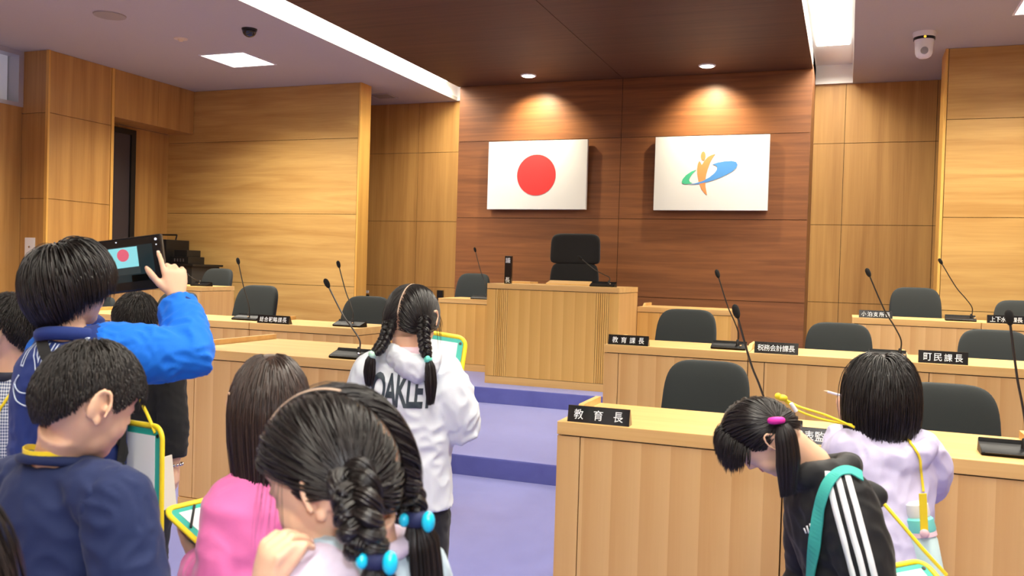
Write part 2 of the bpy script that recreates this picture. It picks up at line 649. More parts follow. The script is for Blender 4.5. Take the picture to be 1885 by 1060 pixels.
M_BEIGE = mat('beige_grille', (168, 160, 142), 0.8, bump=(600, 0.4))
bm = bmesh.new()
tube(bm, [(0, 0, -0.012), (0, 0, 0)], [0.15, 0.155], 40)
tag(obj('ceiling_speaker', bm, M_BEIGE, None, 'auto', (-6.96, 6.75, ZC)), 'flat round beige speaker grille in the white ceiling', 'speaker')
t = thing('smoke_detector', 'small round beige detector in the ceiling between speaker and square light', 'smoke detector', (-6.9, 7.68, ZC))
bm = bmesh.new()
tube(bm, [(0, 0, -0.008), (0, 0, 0)], [0.07, 0.075], 28)
obj('plate', bm, mat('cream_plastic', (214, 200, 170), 0.6), t, 'auto')
bm = bmesh.new()
tube(bm, [(0, 0, -0.03), (0, 0, -0.008)], [0.02, 0.035], 20)
obj('sensor', bm, mat('cream_plastic_sensor', (225, 205, 160), 0.5), t, 'auto')
t = thing('dome_camera', 'black dome camera on the white ceiling above the square light', 'security camera', (-5.89, 7.55, ZC))
bm = bmesh.new()
tube(bm, [(0, 0, -0.02), (0, 0, 0)], [0.075, 0.08], 28)
obj('base', bm, M_BLACKPL, t, 'auto')
bm = bmesh.new()
tube(bm, [(0, 0, -0.02 - 0.068 * math.sin(a)) for a in np.linspace(0.01, 1.5, 9)], [0.072 * math.cos(a) for a in np.linspace(0.01, 1.5, 9)], 28)
obj('dome', bm, mat('dark_dome', (22, 30, 36), 0.12, coat=0.4), t, True)
# air vent
t = thing('air_vent', 'grey slatted air vent in the white ceiling behind the oak wing wall', 'vent', (-6.25, 11.0, ZC))
bm = bmesh.new()
for a in ((-0.16, 0.16, -0.16, -0.14), (-0.16, 0.16, 0.14, 0.16), (-0.16, -0.14, -0.14, 0.14), (0.14, 0.16, -0.14, 0.14)):
    box(bm, *a, -0.012, 0)
obj('frame', bm, M_ALU, t)
bm = bmesh.new()
for k in range(9):
    y = -0.13 + k * 0.0325
    box(bm, -0.14, 0.14, y - 0.011, y + 0.004, -0.010, -0.002)
obj('slats', bm, M_BEIGE, t)
# white pan-tilt camera
t = thing('ceiling_camera', 'white hanging pan camera on the ceiling right of the light slot', 'security camera', (0.62, 9.40, ZC))
bm = bmesh.new()
tube(bm, [(0, 0, -0.05), (0, 0, -0.02), (0, 0, 0)], [0.098, 0.105, 0.105], 32)
obj('base', bm, M_WHITE, t, 'auto')
bm = bmesh.new()
tube(bm, [(0, 0, -0.075), (0, 0, -0.05)], [0.098, 0.098], 32)
obj('band', bm, M_BLACKPL, t, 'auto')
bm = bmesh.new()
tube(bm, [(0, 0, z) for z in (-0.25, -0.245, -0.23, -0.20, -0.15, -0.10, -0.075)], [0.02, 0.045, 0.066, 0.078, 0.082, 0.085, 0.09], 32)
obj('housing', bm, M_WHITE, t, 'auto')
bm = bmesh.new()
ball(bm, (0.0, -0.096, -0.062), 0.012)
obj('indicator', bm, mat('amber_led', (255, 200, 60), 0.4, emit=(255, 200, 60), estr=1.5), t, True)
bm = bmesh.new()
tube(bm, [(0, -0.070, -0.19), (0, -0.088, -0.19)], [0.035, 0.033], 20)
obj('lens', bm, mat('smoked_lens', (150, 150, 150), 0.2), t, 'auto')
# white switch plates
t = thing('switch_plate', 'white switch plate on the oak column face behind the boy with the tablet', 'switch', (-9.07, 7.674, 1.50))
bm = bmesh.new()
box(bm, -0.075, 0.075, -0.012, 0.006, -0.14, 0.14, 0.004)
obj('plate', bm, M_WHITE, t)
bm = bmesh.new()
tube(bm, [(0, -0.018, 0.03), (0, -0.012, 0.03)], [0.012, 0.014], 16)
obj('keyhole', bm, M_CHROME, t)
t = thing('door_lever', 'small white lever on the oak wall beside the wing wall end', 'handle', (-6.80, YF, 1.035))
bm = bmesh.new()
box(bm, -0.07, 0.07, -0.05, -0.035, -0.02, 0.02, 0.004)
box(bm, -0.06, -0.035, -0.036, 0.0, -0.012, 0.012)
obj('lever', bm, M_WHITE, t)
bm = bmesh.new()
box(bm, -0.03, 0.06, -0.02, -0.001, -0.065, -0.045, 0.003)
obj('lock', bm, M_BLACKPL, t)
tbm = bmesh.new()
box(tbm, -0.04, 0.05, -0.05, 0.0, -0.11, 0.04, 0.006)
tag(obj('wall_intercom', tbm, M_BLACKPL, None, False, (-5.55, YF, 1.06)), 'small dark intercom box on the oak wall left of the cherry panel', 'intercom')


# ------------------------------------------------------------------ the two white flag boards
def flag_board(x0, x1, z0, z1, label):
    t = thing('flag_board', label, 'flag', ((x0 + x1) / 2, 10.66, (z0 + z1) / 2), 0, None)
    w2, h2 = (x1 - x0) / 2, (z1 - z0) / 2
    bm = bmesh.new()
    box(bm, -w2, w2, -0.05, 0.0, -h2, h2, 0.004)
    obj('panel', bm, mat('white_flag_cloth', (222, 223, 224), 0.8), t)
    bm = bmesh.new()
    box(bm, -w2 + 0.06, w2 - 0.06, 0.0, 0.04, -h2 + 0.05, h2 - 0.05)
    obj('mounting_frame', bm, M_BLACKPL, t)
    return t


def flat_shape(pts, y=-0.0525, th=0.0015):
    """thin printed shape in the x-z plane"""
    bm = bmesh.new()
    a = [bm.verts.new((p[0], y, p[1])) for p in pts]
    b_ = [bm.verts.new((p[0], y + th, p[1])) for p in pts]
    bm.faces.new(a)
    bm.faces.new(b_[::-1])
    n = len(pts)
    for i in range(n):
        bm.faces.new((a[i], b_[i], b_[(i + 1) % n], a[(i + 1) % n]))
    bm.normal_update()
    bmesh.ops.triangulate(bm, faces=[f for f in bm.faces if len(f.verts) > 4], ngon_method='EAR_CLIP')
    return bm


fb1 = flag_board(-4.437, -3.095, 2.212, 3.092, 'white flag board with a large red disc on the cherry wall')
pts = [(0.262 * math.cos(a), -0.0 + 0.262 * math.sin(a)) for a in np.linspace(0, 2 * PI, 64, endpoint=False)]
obj('red_disc', flat_shape(pts), mat('red_print', (226, 46, 48), 0.75), fb1)
fb2 = flag_board(-2.238, -0.895, 2.206, 3.096, 'white flag board with a blue, orange and green town emblem on the cherry wall')
# emblem measured on the photo's crop; centre of the board at crop (1383,352), 1.343 m = 613 px
K = 1.343 / 614.0


def em(pts):
    return [((x - 1383) * K, -(y - 350) * K * 1.0) for x, y in pts]


def smooth_closed(p, n=8):
    out = []
    m = len(p)
    for i in range(m):
        p0, p1, p2, p3 = (np.array(p[(i + k - 1) % m], float) for k in range(4))
        for t in np.linspace(0, 1, n, endpoint=False):
            out.append(tuple(0.5 * ((2 * p1) + (-p0 + p2) * t + (2 * p0 - 5 * p1 + 4 * p2 - p3) * t * t + (-p0 + 3 * p1 - 3 * p2 + p3) * t ** 3)))
    return out


M_ORANGE = mat('orange_print', (244, 142, 84), 0.75)
M_BLUEP = mat('blue_print', (74, 140, 212), 0.75)
M_GREENP = mat('green_print', (66, 182, 138), 0.75)
head_e = [(1342 + 13 * math.cos(a), 257 + 25 * math.sin(a)) for a in np.linspace(0, 2 * PI, 28, endpoint=False)]
obj('orange_head', flat_shape(em(head_e), -0.0530), M_ORANGE, fb2)
body_e = [(1322, 283), (1330, 293), (1335, 305), (1340, 300), (1350, 282), (1368, 262), (1390, 251), (1408, 247), (1396, 262), (1384, 284), (1376, 305), (1368, 330), (1361, 360), (1358, 395), (1360, 425), (1370, 470), (1356, 460), (1338, 436), (1323, 400), (1313, 355), (1311, 325), (1314, 300)]
obj('orange_body', flat_shape(em(body_e), -0.0530), M_ORANGE, fb2)
blue_e = [(1392, 304), (1420, 294), (1455, 288), (1495, 286), (1518, 292), (1527, 306), (1520, 325), (1500, 343), (1470, 360), (1435, 376), (1395, 391), (1350, 403), (1310, 410), (1272, 412), (1310, 404), (1345, 392), (1378, 374), (1405, 352), (1418, 333), (1419, 318), (1410, 308)]
obj('blue_swoosh', flat_shape(em(blue_e), -0.0536), M_BLUEP, fb2)
green_e = [(1308, 330), (1280, 341), (1252, 360), (1234, 382), (1229, 398), (1236, 407), (1252, 410), (1272, 408), (1290, 404), (1276, 399), (1270, 388), (1274, 372), (1288, 352)]
obj('green_swoosh', flat_shape(em(green_e), -0.0533), M_GREENP, fb2)


# ------------------------------------------------------------------ desks
def desk(label, loc, w, h, d, group=None, end_l=False, end_r=False, stile=True, rails='R', flutes=False, name='council_desk', panel_mat=None):
    """front faces -Y at local y=0, x 0..w"""
    t = thing(name, label, 'desk', loc, 0, group)
    g = 0.0025
    pm = panel_mat or M_DESK
    bm = bmesh.new()
    box(bm, g, w - g, 0.0, d, h - 0.052, h, 0.003)
    obj('worktop', bm, M_DESKTOP, t)
    bm = bmesh.new()
    box(bm, 0.03, w - 0.03, 0.02, 0.034, 0.02, h - 0.054)
    box(bm, 0.02, w - 0.02, 0.014, d - 0.05, h - 0.06, h - 0.053)
    obj('backing', bm, M_GROOVE, t)
    bm = bmesh.new()
    if flutes:
        xs = [0, 0.098] + [0.098 + 0.0205 * k for k in range(1, 7)] + [w - 0.098 - 0.0205 * 6 + 0.0205 * k for k in range(0, 7)] + [w]
        xs = sorted(set(round(x, 4) for x in xs))
        for a, b_ in zip(xs, xs[1:]):
            box(bm, a + (0.002 if a > 0 else 0), b_ - (0.002 if b_ < w else 0), 0.006, 0.02, 0.077, h - 0.057, 0.002)
    elif stile:
        box(bm, g, 0.096, 0.006, 0.02, 0.077, h - 0.057, 0.0015)
        box(bm, 0.1, w - g, 0.006, 0.02, 0.077, h - 0.057, 0.0015)
    else:
        box(bm, g, w - g, 0.006, 0.02, 0.077, h - 0.057, 0.0015)
    obj('front_panel', bm, pm, t)
    bm = bmesh.new()
    box(bm, g, w - g, 0.002, 0.03, 0.0, 0.073, 0.0015)
    obj('plinth', bm, M_DESKTOP, t)
    for e, x0 in ((end_l, 0.0), (end_r, w - 0.028)):
        bm = bmesh.new()
        if e:
            box(bm, x0 + (0.002 if x0 == 0 else 0), x0 + 0.026, 0.021, d - 0.01, 0.0, h - 0.057, 0.001)
        else:
            box(bm, x0 + 0.006, x0 + 0.024, 0.036, d - 0.03, 0.0, h - 0.061)
        obj('side_panel', bm, M_DESKSIDE, t)
    for r_ in rails:
        x0 = 0.0 if r_ == 'L' else w - 0.028
        bm = bmesh.new()
        # divider rail that rises gently towards the sitter
        y0, y1 = d * 0.42, d
        vs = [bm.verts.new(p) for p in ((x0 + g, y0, h), (x0 + 0.028 - g, y0, h), (x0 + 0.028 - g, y1, h), (x0 + g, y1, h),
                                        (x0 + g, y0 + 0.06, h + 0.03), (x0 + 0.028 - g, y0 + 0.06, h + 0.03), (x0 + 0.028 - g, y1, h + 0.03), (x0 + g, y1, h + 0.03))]
        for f in ((3, 2, 1, 0), (4, 5, 6, 7), (0, 1, 5, 4), (1, 2, 6, 5), (2, 3, 7, 6), (3, 0, 4, 7)):
            bm.faces.new([vs[i] for i in f])
        obj('divider_rail', bm, M_DESKTOP, t)
    return t


G_R = 'council desks right of the aisle'
G_L = 'council desks left of the aisle'
D1, D2_, D3 = 0.822, 0.822, 0.82
R1X, R1Y = -1.067, 3.34
names1 = ['front row oak desk right of the aisle with the three-character nameplate', 'front row oak desk behind the bending girl and the girl in lilac', 'front row oak desk, third from the aisle']
for k in range(3):
    desk(names1[k], (R1X + 0.872 * k, R1Y, 0), 0.872, D1, 0.58, G_R, end_l=(k == 0), end_r=(k == 2), rails='LR' if k == 0 else 'R')
names2 = ['second row oak desk with the four-character nameplate, at the aisle end', 'second row oak desk with the six-character nameplate', 'second row oak desk with the nameplate right of the girl in lilac', 'second row oak desk, fourth from the aisle on the right']
for k in range(4):
    desk(names2[k], (-1.462 + 0.911 * k, 5.50 + 0.03, Z1), 0.911, D2_, 0.58, G_R, end_l=(k == 0), end_r=(k == 3), rails='LR' if k == 0 else 'R')
names3 = ['rear row oak desk right of the cherry wall, at the row end', 'rear row oak desk at the right edge in front of the oak wing wall', 'rear row oak desk, third from the cherry wall']
for k in range(3):
    desk(names3[k], (0.05 + 0.985 * k, 8.03, Z2), 0.985, D3, 0.6, G_R, end_l=(k == 0), end_r=(k == 2), rails='R', stile=False)
# left block
names2 = ['second row oak desk left of the aisle with the six-character nameplate, at the aisle end', 'second row oak desk left of the nameplate desk, behind the tablet boy\'s elbow', 'second row oak desk behind the tablet boy\'s head', 'second row oak desk beyond the boys at the left', 'second row oak desk at the far left wall']
for k in range(5):
    wd = 0.94
    desk(names2[k], (-3.345 - wd * (k + 1), 5.57, Z1), wd, D2_, 0.58, G_L, end_r=(k == 0), end_l=(k == 4), rails='L', stile=(k != 0))
names3 = ['rear row oak desk left of the aisle with its plain end panel showing', 'rear row oak desk beneath the black equipment rack']
for k in range(2):
    desk(names3[k], (-6.912 - 0.94 * (k + 1), 8.1, Z2), 0.94, 0.842, 0.6, G_L, end_r=(k == 0), end_l=(k == 1), rails='L', stile=False)
# questioner's desk in the aisle
sd = desk('large oak speaking desk with raised side rails before the girl in white', (-3.53, 3.98, 0), 1.29, 0.925, 0.86, None, True, True, rails='', name='speaking_desk')
for x0 in (0.0, 1.29 - 0.03):
    bm = bmesh.new()
    box(bm, x0 + 0.002, x0 + 0.03, 0.02, 0.86, 0.925, 0.955, 0.003)
    obj('side_rail', bm, M_DESKTOP, sd)
# podium with fluted pilasters, and wings
pod = desk('tall oak podium with fluted bands standing on the upper step before the high-backed chair', (-3.362, 8.10, Z2), 1.353, 1.0, 0.81, None, True, True, rails='', flutes=True, name='podium', panel_mat=M_PODIUM)
bm = bmesh.new()
v = [(0.45, 0.50, 1.0), (1.05, 0.50, 1.0), (1.12, 0.80, 1.0), (0.40, 0.80, 1.0), (0.45, 0.50, 1.012), (1.0, 0.50, 1.012), (0.93, 0.80, 1.042), (0.40, 0.80, 1.042)]
vs = [bm.verts.new(p) for p in v]
for f in ((3, 2, 1, 0), (4, 5, 6, 7), (0, 1, 5, 4), (1, 2, 6, 5), (2, 3, 7, 6), (3, 0, 4, 7)):
    bm.faces.new([vs[i] for i in f])
obj('reading_slope', bm, M_DESKTOP, pod)
bm = bmesh.new()
box(bm, 0.02, 0.26, 0.55, 0.80, 1.0, 1.02, 0.003)
obj('side_ledge', bm, M_DESKTOP, pod)
desk('lower oak wing desk left of the podium, behind the girl with braids', (-4.30, 8.93, Z2), 0.94, 0.80, 0.6, None, True, False, rails='', stile=False, name='wing_desk', panel_mat=M_PODIUM)
desk('lower oak wing desk right of the podium, before the cherry wall', (-2.008, 8.88, Z2), 0.95, 0.80, 0.6, None, False, True, rails='L', stile=False, name='wing_desk', panel_mat=M_PODIUM)


# ------------------------------------------------------------------ chairs
def superbox(bm, w, d, h, e=0.28, taper=0.0, bend=0.0, nu=40, nv=24, arch=0.0, top_e=None):
    """rounded cushion block: x in +-w/2, y in +-d/2, z in 0..h"""
    def sp(c, p):
        return math.copysign(abs(c) ** p, c)
    rows = []
    for j in range(nv + 1):
        v = -PI / 2 + PI * j / nv
        row = []
        for i in range(nu):
            u = 2 * PI * i / nu
            ee = (top_e if (top_e and v > 0) else e)
            x = w / 2 * sp(math.cos(v), ee) * sp(math.cos(u), 0.45)
            y = d / 2 * sp(math.cos(v), e) * sp(math.sin(u), 0.45)
            z = h / 2 + h / 2 * sp(math.sin(v), 0.5 if v > 0 else e)
            tz = z / h
            x *= 1 - taper * tz
            xx = x / (w / 2)
            y += bend * (xx * xx - 0.4) + 0.10 * arch * (tz - 0.3) ** 2
            row.append(bm.verts.new((x, y, z)))
        rows.append(row)
    for a, b_ in zip(rows, rows[1:]):
        for i in range(nu):
            bm.faces.new((a[i], a[(i + 1) % nu], b_[(i + 1) % nu], b_[i]))
    bmesh.ops.remove_doubles(bm, verts=bm.verts, dist=1e-5)


def make_chair(label, group):
    """faces -Y (towards the room); origin on the floor under the column"""
    t = thing('office_chair', label, 'chair', (0, 0, 0), 0, group)
    bm = bmesh.new()
    superbox(bm, 0.47, 0.09, 0.53, e=0.35, taper=0.075, bend=-0.03, arch=0.6, top_e=0.42)
    for v in bm.verts:
        v.co += V((0, 0.20 + 0.10 * (v.co.z / 0.53), 0.50))
    obj('backrest', bm, M_CHAIR, t, True)
    bm = bmesh.new()
    superbox(bm, 0.49, 0.47, 0.095, e=0.3)
    for v in bm.verts:
        v.co += V((0, -0.02, 0.40))
    obj('seat', bm, M_CHAIR, t, True)
    bm = bmesh.new()
    tube(bm, [(0, 0.12, 0.42), (0, 0.24, 0.41), (0, 0.285, 0.48), (0, 0.30, 0.62)], [0.02, 0.022, 0.022, 0.015], 12)
    obj('back_bar', bm, M_BLACKPL, t, True)
    bm = bmesh.new()
    cyl(bm, (0, 0), 0.026, 0.10, 0.40)
    obj('column', bm, M_CHROME, t, 'auto')
    for k in range(5):
        a = 2 * PI * k / 5 + 0.3
        c, s = math.cos(a), math.sin(a)
        bm = bmesh.new()
        tube(bm, [(0, 0, 0.11), (0.16 * c, 0.16 * s, 0.095), (0.29 * c, 0.29 * s, 0.07)], [0.032, 0.026, 0.018], 10)
        lg = obj('leg', bm, M_BLACKPL, t, True)
        bm = bmesh.new()
        tube(bm, [(0.29 * c - 0.02 * s, 0.29 * s + 0.02 * c, 0.027), (0.29 * c + 0.02 * s, 0.29 * s - 0.02 * c, 0.027)], [0.027, 0.027], 14)
        obj('caster', bm, M_BLACKPL, lg, 'auto')
    for s in (-1, 1):
        bm = bmesh.new()
        tube(bm, [(0.27 * s, 0.12, 0.43), (0.285 * s, 0.11, 0.60), (0.285 * s, -0.1, 0.625), (0.285 * s, -0.16, 0.615)], [0.018, 0.02, 0.024, 0.018], 10)
        obj('armrest', bm, M_BLACKPL, t, True)
    return t


CH = [  # px of the backrest centre at its top edge, chair Y, floor z, label
    (1305, 664, 4.72, 0.0, 'charcoal office chair behind the three-character nameplate desk, nearest on the right', 'R'),
    (1742, 706, 4.62, 0.0, 'charcoal office chair in the front row behind the girl in lilac', 'R'),
    (1267, 569, 6.62, Z1, 'charcoal office chair in the second row by the four-character nameplate', 'R'),
    (1545, 594, 6.62, Z1, 'charcoal office chair in the second row between the six-character nameplate and a microphone', 'R'),
    (1830, 607, 6.62, Z1, 'charcoal office chair in the second row at the right edge behind a nameplate', 'R'),
    (1685, 529, 9.05, Z2, 'charcoal office chair in the rear right row against the oak edge', 'R'),
    (1880, 553, 8.85, Z2, 'charcoal office chair in the rear right row cut by the frame edge', 'R'),
    (875, 503, 10.2, Z2, 'charcoal office chair at the wing desk left of the podium', 'W'),
    (680, 545, 6.62, Z1, 'charcoal office chair behind the left second-row desk at the aisle end, beside the braided girl', 'L'),
    (480, 525, 6.72, Z1, 'charcoal office chair behind the six-character nameplate on the left', 'L'),
    (334, 537, 6.65, Z1, 'charcoal office chair behind the raised blue sleeve', 'L'),
    (406, 494, 9.00, Z2, 'charcoal office chair at the rear left desk beside the black rack', 'L'),
    (186, 560, 6.95, Z1, 'charcoal office chair behind the face of the tablet boy', 'L'),
    (60, 585, 6.95, Z1, 'charcoal office chair behind the boy in the checked shirt', 'L'),
]
proto = None
for px, py, Y, zf, lab, g in CH:
    g = {'R': 'charcoal chairs right of the aisle', 'L': 'charcoal chairs left of the aisle', 'W': 'charcoal chairs beside the podium'}[g]
    p = onY(px, py, Y)
    # backrest top is at local (0, 0.33, 1.03)
    hz = p.z - zf
    x = p.x
    if proto is None:
        proto = make_chair(lab, g)
        c = proto
        c.location = (x, Y - 0.33, zf)
    else:
        c = dup(proto, (x, Y - 0.33, zf), None, lab, g)
    k = hz / 1.03
    c.scale = (1, 1, min(1.1, max(0.86, k)))
# high-backed chair of the chairman
cp = onY(1061, 430, 9.95)
t = thing('high_back_chair', 'black high-backed leather-look chair behind the podium', 'chair', (cp.x, 9.75, Z2))
H_ = cp.z - Z2
bm = bmesh.new()
superbox(bm, 0.61, 0.11, 0.36, e=0.25, taper=0.03, bend=-0.04, top_e=0.3)
for v in bm.verts:
    v.co += V((0, 0.20, H_ - 0.36))
obj('headrest', bm, M_CHAIRB, t, True)
bm = bmesh.new()
superbox(bm, 0.60, 0.09, H_ - 0.36 - 0.40, e=0.2, taper=-0.0, bend=-0.04)
for v in bm.verts:
    v.co += V((0, 0.19, 0.41))
obj('backrest', bm, M_CHAIRB, t, True)
bm = bmesh.new()
superbox(bm, 0.54, 0.5, 0.11, e=0.3)
for v in bm.verts:
    v.co += V((0, -0.06, 0.37))
obj('seat', bm, M_CHAIRB, t, True)
bm = bmesh.new()
cyl(bm, (0, 0), 0.03, 0.10, 0.38)
obj('column', bm, M_CHROME, t, 'auto')
for k in range(5):
    a = 2 * PI * k / 5 + 0.3
    c, s = math.cos(a), math.sin(a)
    bm = bmesh.new()
    tube(bm, [(0, 0, 0.11), (0.16 * c, 0.16 * s, 0.095), (0.30 * c, 0.30 * s, 0.07)], [0.034, 0.028, 0.018], 10)
    lg = obj('leg', bm, M_BLACKPL, t, True)
    bm = bmesh.new()
    tube(bm, [(0.30 * c - 0.02 * s, 0.30 * s + 0.02 * c, 0.027), (0.30 * c + 0.02 * s, 0.30 * s - 0.02 * c, 0.027)], [0.027, 0.027], 14)
    obj('caster', bm, M_BLACKPL, lg, 'auto')
for s in (-1, 1):
    bm = bmesh.new()
    tube(bm, [(0.28 * s, 0.15, 0.42), (0.31 * s, 0.12, 0.62), (0.31 * s, -0.12, 0.64), (0.31 * s, -0.2, 0.63)], [0.02, 0.024, 0.03, 0.02], 10)
    obj('armrest', bm, M_BLACKPL, t, True)


# ------------------------------------------------------------------ desk microphones
def mic(pl, pr, py, neck_px, tip_px, Z, label, group, Yhint=None, wid=None, tip_back=0.0, bend=0.5):
    """base between photo columns pl..pr standing on height Z; gooseneck from neck_px to tip_px"""
    a, b_ = onZ(pl, py, Z), onZ(pr, py, Z)
    if Yhint:
        a, b_ = onY(pl, py, Yhint), onY(pr, py, Yhint)
    cx = (a.x + b_.x) / 2
    cy = Yhint if Yhint else (a.y + b_.y) / 2
    w_ = wid or max(0.16, min(0.24, abs(b_.x - a.x)))
    t = thing('desk_microphone', label, 'microphone', (cx, cy, Z), 0, group)
    bm = bmesh.new()
    prof = [(0.0, 0.0), (-0.006, 0.010), (0.002, 0.017), (0.03, 0.025), (0.082, 0.037), (0.087, 0.050), (0.092, 0.050), (0.106, 0.0)]
    L_ = [bm.verts.new((-w_ / 2, y, z)) for y, z in prof]
    R_ = [bm.verts.new((w_ / 2, y, z)) for y, z in prof]
    n = len(prof)
    for i in range(n):
        bm.faces.new((L_[i], R_[i], R_[(i + 1) % n], L_[(i + 1) % n]))
    bm.faces.new(L_)
    bm.faces.new(R_[::-1])
    bmesh.ops.bevel(bm, geom=list(bm.edges), offset=0.002, segments=2, affect='EDGES')
    obj('base', bm, M_GLOSS, t, 'auto')
    bm = bmesh.new()
    box(bm, -w_ / 2 + 0.012, w_ / 2 - 0.012, -0.008, -0.004, 0.010, 0.013, 0.001)
    obj('grille_strip', bm, M_NECK, t)
    np_ = onY(neck_px[0], neck_px[1], cy + 0.05)
    nx = max(-w_ / 2 + 0.02, min(w_ / 2 - 0.02, np_.x - cx))
    n0 = V((nx, 0.05, 0.03))
    tp = onY(tip_px[0], tip_px[1], cy + 0.05 + tip_back) - V((cx, cy, Z))
    d = (tp - n0)
    ln = d.length
    mid1 = n0 + V((0, 0, ln * 0.16))
    mid2 = n0.lerp(tp, 0.30) + V((-d.x * 0.10, 0, ln * 0.05))
    mid1.x += -d.x * 0.02
    c4 = [n0, mid1, mid2, n0.lerp(tp, 0.55) + V((-d.x * 0.03, 0, ln * 0.015)), tp]
    path = []
    for i in range(len(c4) - 1):
        p0 = c4[max(i - 1, 0)]
        p1, p2 = c4[i], c4[i + 1]
        p3 = c4[min(i + 2, len(c4) - 1)]
        for s in np.linspace(0, 1, 7, endpoint=False):
            path.append(0.5 * ((2 * p1) + (-p0 + p2) * s + (2 * p0 - 5 * p1 + 4 * p2 - p3) * s * s + (-p0 + 3 * p1 - 3 * p2 + p3) * s ** 3))
    path.append(tp)
    bm = bmesh.new()
    tube(bm, path, [0.0042] * len(path), 10)
    obj('gooseneck', bm, M_NECK, t, True)
    bm = bmesh.new()
    tube(bm, [n0 - V((0, 0, 0.004)), n0 + V((0, 0, 0.03)), n0 + V((0, 0, 0.034))], [0.011, 0.009, 0.006], 14)
    obj('socket', bm, M_BLACKPL, t, 'auto')
    dr = (path[-1] - path[-3]).normalized()
    bm = bmesh.new()
    hp = [tp + dr * q for q in (-0.012, -0.006, 0.004, 0.018, 0.032, 0.040, 0.044)]
    tube(bm, hp, [0.006, 0.010, 0.0135, 0.0145, 0.0135, 0.009, 0.003], 14)
    obj('microphone_head', bm, M_FOAM, t, True)
    bm = bmesh.new()
    tube(bm, [n0 + V((0.022, -0.034, 0.0)), n0 + V((0.022, -0.036, 0.006))], [0.008, 0.007], 12)
    obj('talk_button', bm, M_CHROME, t, 'auto')
    return t


ZR1, ZR2, ZR3 = D1, Z1 + D2_, Z2 + D3
GM = 'gooseneck desk microphones'
mic(1400, 1470, 790, (1408, 770), (1357, 580), ZR1, 'desk microphone whose stem rises behind the bending girl\'s head', GM, Yhint=3.48)
mic(1806, 1902, 845, (1893, 820), (1859, 592), ZR1, 'desk microphone on the front row at the right edge of the frame', GM, Yhint=3.45)
mic(1308, 1372, 640, (1358, 630), (1322, 508), ZR2, 'desk microphone at the four-character nameplate desk', GM, Yhint=5.66)
mic(1600, 1670, 650, (1657, 640), (1600, 506), ZR2, 'desk microphone on the second row above the girl in lilac', GM, Yhint=5.66)
mic(1741, 1798, 588, (1788, 580), (1733, 484), ZR3, 'desk microphone on the rear right row', GM, Yhint=8.17)
mic(597, 680, 660, (661, 640), (604, 526), 0.925, 'desk microphone on the speaking desk left of the braided girl', GM, Yhint=4.02, wid=0.22)
mic(610, 665, 600, (649, 588), (624, 490), Z1 + D2_, 'desk microphone at the aisle end of the left second row', GM, Yhint=5.70)
mic(423, 475, 588, (458, 578), (439, 484), Z1 + D2_, 'desk microphone beside the six-character nameplate on the left', GM, Yhint=5.75)
mic(350, 381, 527, (368, 518), (346, 506), Z2 + 0.842, 'desk microphone with a low bent stem on the rear left desk', GM, Yhint=8.25)
mic(1083, 1133, 525, (1121, 517), (1070, 476), Z2 + 1.0, 'desk microphone on top of the podium', GM, Yhint=8.30, wid=0.25)
mic(866, 897, 549, (896, 520), (875, 462), Z2 + 0.80, 'desk microphone on the wing desk left of the podium', GM, Yhint=9.0)
mic(288, 312, 578, (291, 572), (270, 545), Z1 + D2_, 'desk microphone behind the boy in black on the left row', GM, Yhint=5.70)


# ------------------------------------------------------------------ nameplates
def plate(txt, xl, xr, y_t, y_b, Y, Z, label, vertical=False):
    a, b_ = onY(xl, y_b, Y), onY(xr, y_b, Y)
    w_ = abs(b_.x - a.x)
    d_ = ((a + b_) / 2 - CAM).dot(fwd)
    h_ = (y_b - y_t) * d_ / F_PX
    t = thing('nameplate', label, 'nameplate', ((a.x + b_.x) / 2, Y, Z))
    bm = bmesh.new()
    if vertical:
        box(bm, -w_ / 2, w_ / 2, 0, 0.04, 0, h_, 0.002)
    else:
        prof = [(0, 0), (0.012, h_), (0.02, h_), (0.05, 0)]
        L_ = [bm.verts.new((-w_ / 2, y, z)) for y, z in prof]
        R_ = [bm.verts.new((w_ / 2, y, z)) for y, z in prof]
        for i in range(4):
            bm.faces.new((L_[i], R_[i], R_[(i + 1) % 4], L_[(i + 1) % 4]))
        bm.faces.new(L_)
        bm.faces.new(R_[::-1])
    obj('plate', bm, M_PLATE, t)
    n = len(txt)
    lb = bmesh.new()
    lean = 0.0 if vertical else math.atan2(0.012, h_)
    cw = 0.62 * h_
    if not vertical:
        cw = min(cw, 0.9 * w_ / n)
    for i, ch in enumerate(txt):
        me = text_mesh(ch, 1.0, bold=0.005)
        if vertical:
            c = w_ * 0.72
            m_ = Matrix.Translation((0, -0.0012, h_ - w_ * 0.62 - i * (h_ - w_ * 1.15))) @ Matrix.Rotation(PI / 2, 4, 'X')
            fit_text(me, c, c * 1.05, m_)
        else:
            span = w_ * (0.80 if n < 5 else 0.86)
            x = -span / 2 + cw / 2 + (span - cw) * (i / max(n - 1, 1))
            m_ = Matrix.Translation((x, 0.006 - 0.0014, h_ * 0.5)) @ Matrix.Rotation(PI / 2 - lean, 4, 'X')
            fit_text(me, cw * 0.95, cw, m_)
        obj('character', me, M_LETTER, t)
    lb.free()
    return t


